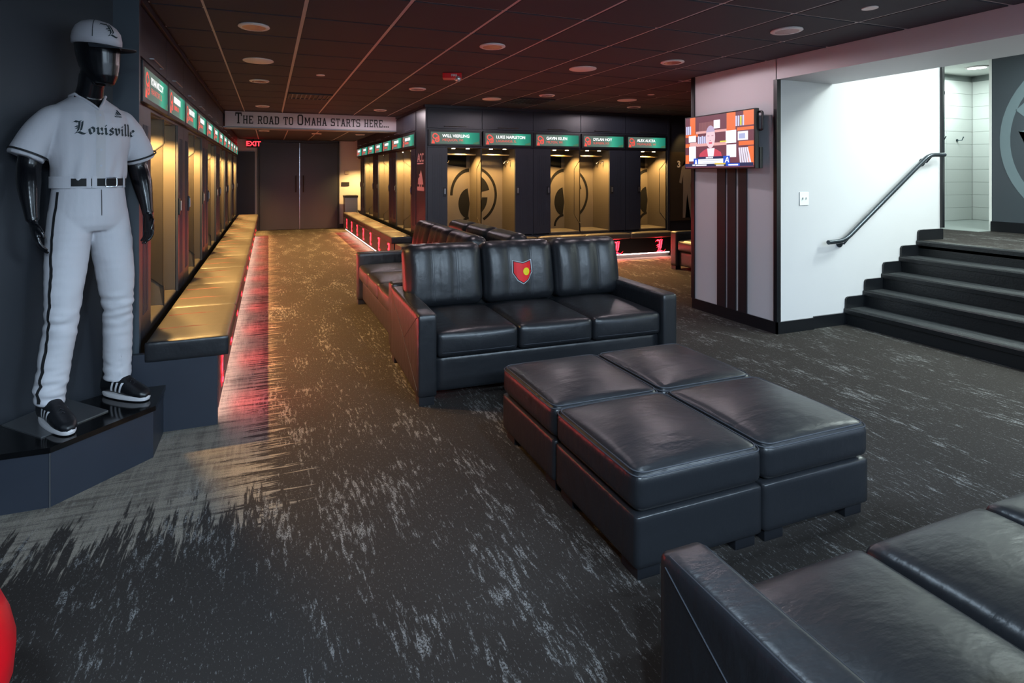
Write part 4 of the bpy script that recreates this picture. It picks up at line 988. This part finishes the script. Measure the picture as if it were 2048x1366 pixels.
for k in range(24):
    t = 2*math.pi*k/24; c, s1 = math.cos(t), math.sin(t); bk.append((-.052+.028*math.copysign(abs(c)**.4, c), .137-.06*(.028*c), 1.167+.024*math.copysign(abs(s1)**.4, s1)))
new_obj('buckle', tubem('buckle', bk, .003, 6, True), M_CHROME, blt)
# --- cap
bm = bmesh.new()
cz = 1.848
loft(bm, [((0, .045, cz-.006), (.0925, 0, 0), (0, .1145, 0)), ((0, .045, cz+.02), (.0935, 0, 0), (0, .1155, 0)), ((0, .044, cz+.05), (.089, 0, 0), (0, .109, 0)), ((0, .04, cz+.075), (.077, 0, 0), (0, .093, 0)), ((0, .036, cz+.095), (.055, 0, 0), (0, .066, 0)), ((0, .034, cz+.106), (.026, 0, 0), (0, .03, 0)), ((0, .034, cz+.108), (.004, 0, 0), (0, .004, 0))], 36)
cpm = finish('cap', bm, 2)
for v in cpm.vertices: v.co.z += -.09*(v.co.y-.04) if v.co.z < cz+.03 else -.05*(v.co.y-.04)
cap = new_obj('cap', cpm, M_CLOTH, mn)
bm = bmesh.new(); T, B = [], []
for i in range(17):
    a = math.radians(18+144*i/16); row, rowb = [], []
    for j in range(7):
        t = j/6; e = math.sin(math.radians(180*i/16))**.6
        x = (.092*(1-t)+.084*t)*math.cos(a); y = .045+.112*math.sin(a)+t*.094*e
        z = cz-.008-.09*(y-.04)+.012*t-.35*x*x*4*(.4+t*.9)*.5-.02*t
        row.append(bm.verts.new((x, y, z))); rowb.append(bm.verts.new((x, y, z-.004)))
    T.append(row); B.append(rowb)
for i in range(16):
    for j in range(6):
        bm.faces.new((T[i][j], T[i+1][j], T[i+1][j+1], T[i][j+1])); bm.faces.new((B[i][j], B[i][j+1], B[i+1][j+1], B[i+1][j]))
    bm.faces.new((T[i][6], T[i+1][6], B[i+1][6], B[i][6])); bm.faces.new((T[i][0], B[i][0], B[i+1][0], T[i+1][0]))
for i in (0, 16):
    for j in range(6): bm.faces.new((T[i][j], T[i][j+1], B[i][j+1], B[i][j]))
new_obj('cap_brim', finish('cap_brim', bm, True), mat('brim_dark', '#2a2f37', .6), cap)
P, wd = oe_text('L', .15)
drape('cap_letter', P, (.052, 0, cz+.020), VR, VU, VD, cpm, M_INK, cap, .066, .003, .01)
bvh = BVHTree.FromPolygons([v.co for v in cpm.vertices], [tuple(p.vertices) for p in cpm.polygons])
for ang in (35, 145, 270):
    seam = []
    for q in range(12):
        el = math.radians(6+80*q/11); dr = V3((math.cos(math.radians(ang))*math.cos(el), math.sin(math.radians(ang))*math.cos(el), math.sin(el)))
        h_ = bvh.ray_cast(V3((0, .04, cz+.005))+dr*.4, -dr)
        if h_[0]: seam.append(h_[0]+dr*.0008)
    new_obj('cap_seam', tubem('cap_seam', seam, .0016, 5), M_INK, cap)
for ob in [cap]+list(cap.children): ob.data.transform(HEADM)
# --- shoes
def shoe(cx, cy, ang):
    bm = bmesh.new()
    sec = [(-.105, .030, .034, .050), (-.095, .036, .05, .062), (-.06, .040, .062, .078), (-.01, .042, .066, .082), (.04, .045, .056, .066), (.09, .050, .040, .050), (.14, .050, .030, .040), (.18, .040, .023, .032), (.203, .018, .014, .024)]
    loft(bm, [((0, y, zc), (w_, 0, 0), (0, 0, h_), 2.4) for y, w_, h_, zc in sec], 20)
    loft(bm, [((0, -.05, .07), (.040, 0, 0), (0, .05, 0)), ((0, -.05, .11), (.044, 0, 0), (0, .052, 0)), ((0, -.052, .135), (.045, 0, 0), (0, .054, 0))], 20)
    u_ = remesh(bm, 'shoe', .006, 3)
    M_ = Matrix.Translation((cx, cy, .006))@Matrix.Rotation(math.radians(ang), 4, 'Z'); u_.transform(M_)
    sh = new_obj('shoe', u_, mat('shoe_black', '#101115', .4), mn)
    bm = bmesh.new(); loft(bm, [((0, .048, z), (w_, 0, 0), (0, l_, 0), 2.6) for z, w_, l_ in ((0, .046, .152), (.012, .050, .158), (.024, .048, .155))], 36)
    so = finish('sole', bm, True)
    for v in so.vertices: v.co.x *= 1-.18*max(0, (.05-v.co.y)/.15)
    so.transform(M_); new_obj('sole', so, mat('sole_white', '#c9c6c8', .5), sh)
    for q in range(6):
        y = .0+.022*q; z = .142-.10*(y+.0)*1.05; z = .132-.0105*q
        lc = tubem('lace', [(-.026, y+.008, z-.012), (0, y, z+.006), (.026, y+.008, z-.012)], .003, 5); lc.transform(M_); new_obj('lace', lc, M_BLACK, sh)
    for side in (1, -1):
        for q in range(3):
            a = -.025+.032*q
            R3 = M_.to_3x3()
            drape('shoe_stripe', [[(a, .035), (a+.014, .035), (a+.034, .088), (a+.020, .088)]], M_@V3((0, 0, 0)), R3@V3((0, 1, 0)), (0, 0, 1), R3@V3((-side, 0, 0)), u_, mat('stripe_white', '#d4d4d8', .5), sh, 1, .002, .012)
shoe(.204, .075, 3); shoe(-.170, -.035, 20)

# ================================================================== RED CHAIR (near left edge)
rc = thing('shell_chair', (-.735, 1.20, 0), math.radians(-20), 'red moulded shell chair cut off at the near left edge', 'chair')
bm = bmesh.new(); rows = []
prof = [(.0, .40), (.14, .405), (.22, .43), (.275, .49), (.295, .56), (.30, .63), (.29, .70), (.275, .76)]
for i, (r, z) in enumerate(prof):
    rows.append([bm.verts.new((max(r, .004)*math.cos(2*math.pi*k/32), max(r, .004)*math.sin(2*math.pi*k/32), z-max(0, i-3)*.035*max(0, math.sin(2*math.pi*k/32-.2)))) for k in range(32)])
for A, B in zip(rows, rows[1:]):
    for k in range(32): bm.faces.new((A[k], A[(k+1) % 32], B[(k+1) % 32], B[k]))
bm.faces.new(rows[0][::-1])
bmesh.ops.recalc_face_normals(bm, faces=bm.faces); bmesh.ops.solidify(bm, geom=bm.faces[:], thickness=.012)
new_obj('shell', finish('shell', bm, 2), M_RED, rc)
for a in (45, 135, 225, 315):
    c, s1 = math.cos(math.radians(a)), math.sin(math.radians(a))
    new_obj('leg', tubem('leg', [(.12*c, .12*s1, .42), (.23*c, .23*s1, 0)], .012, 8), M_CHROME, rc)
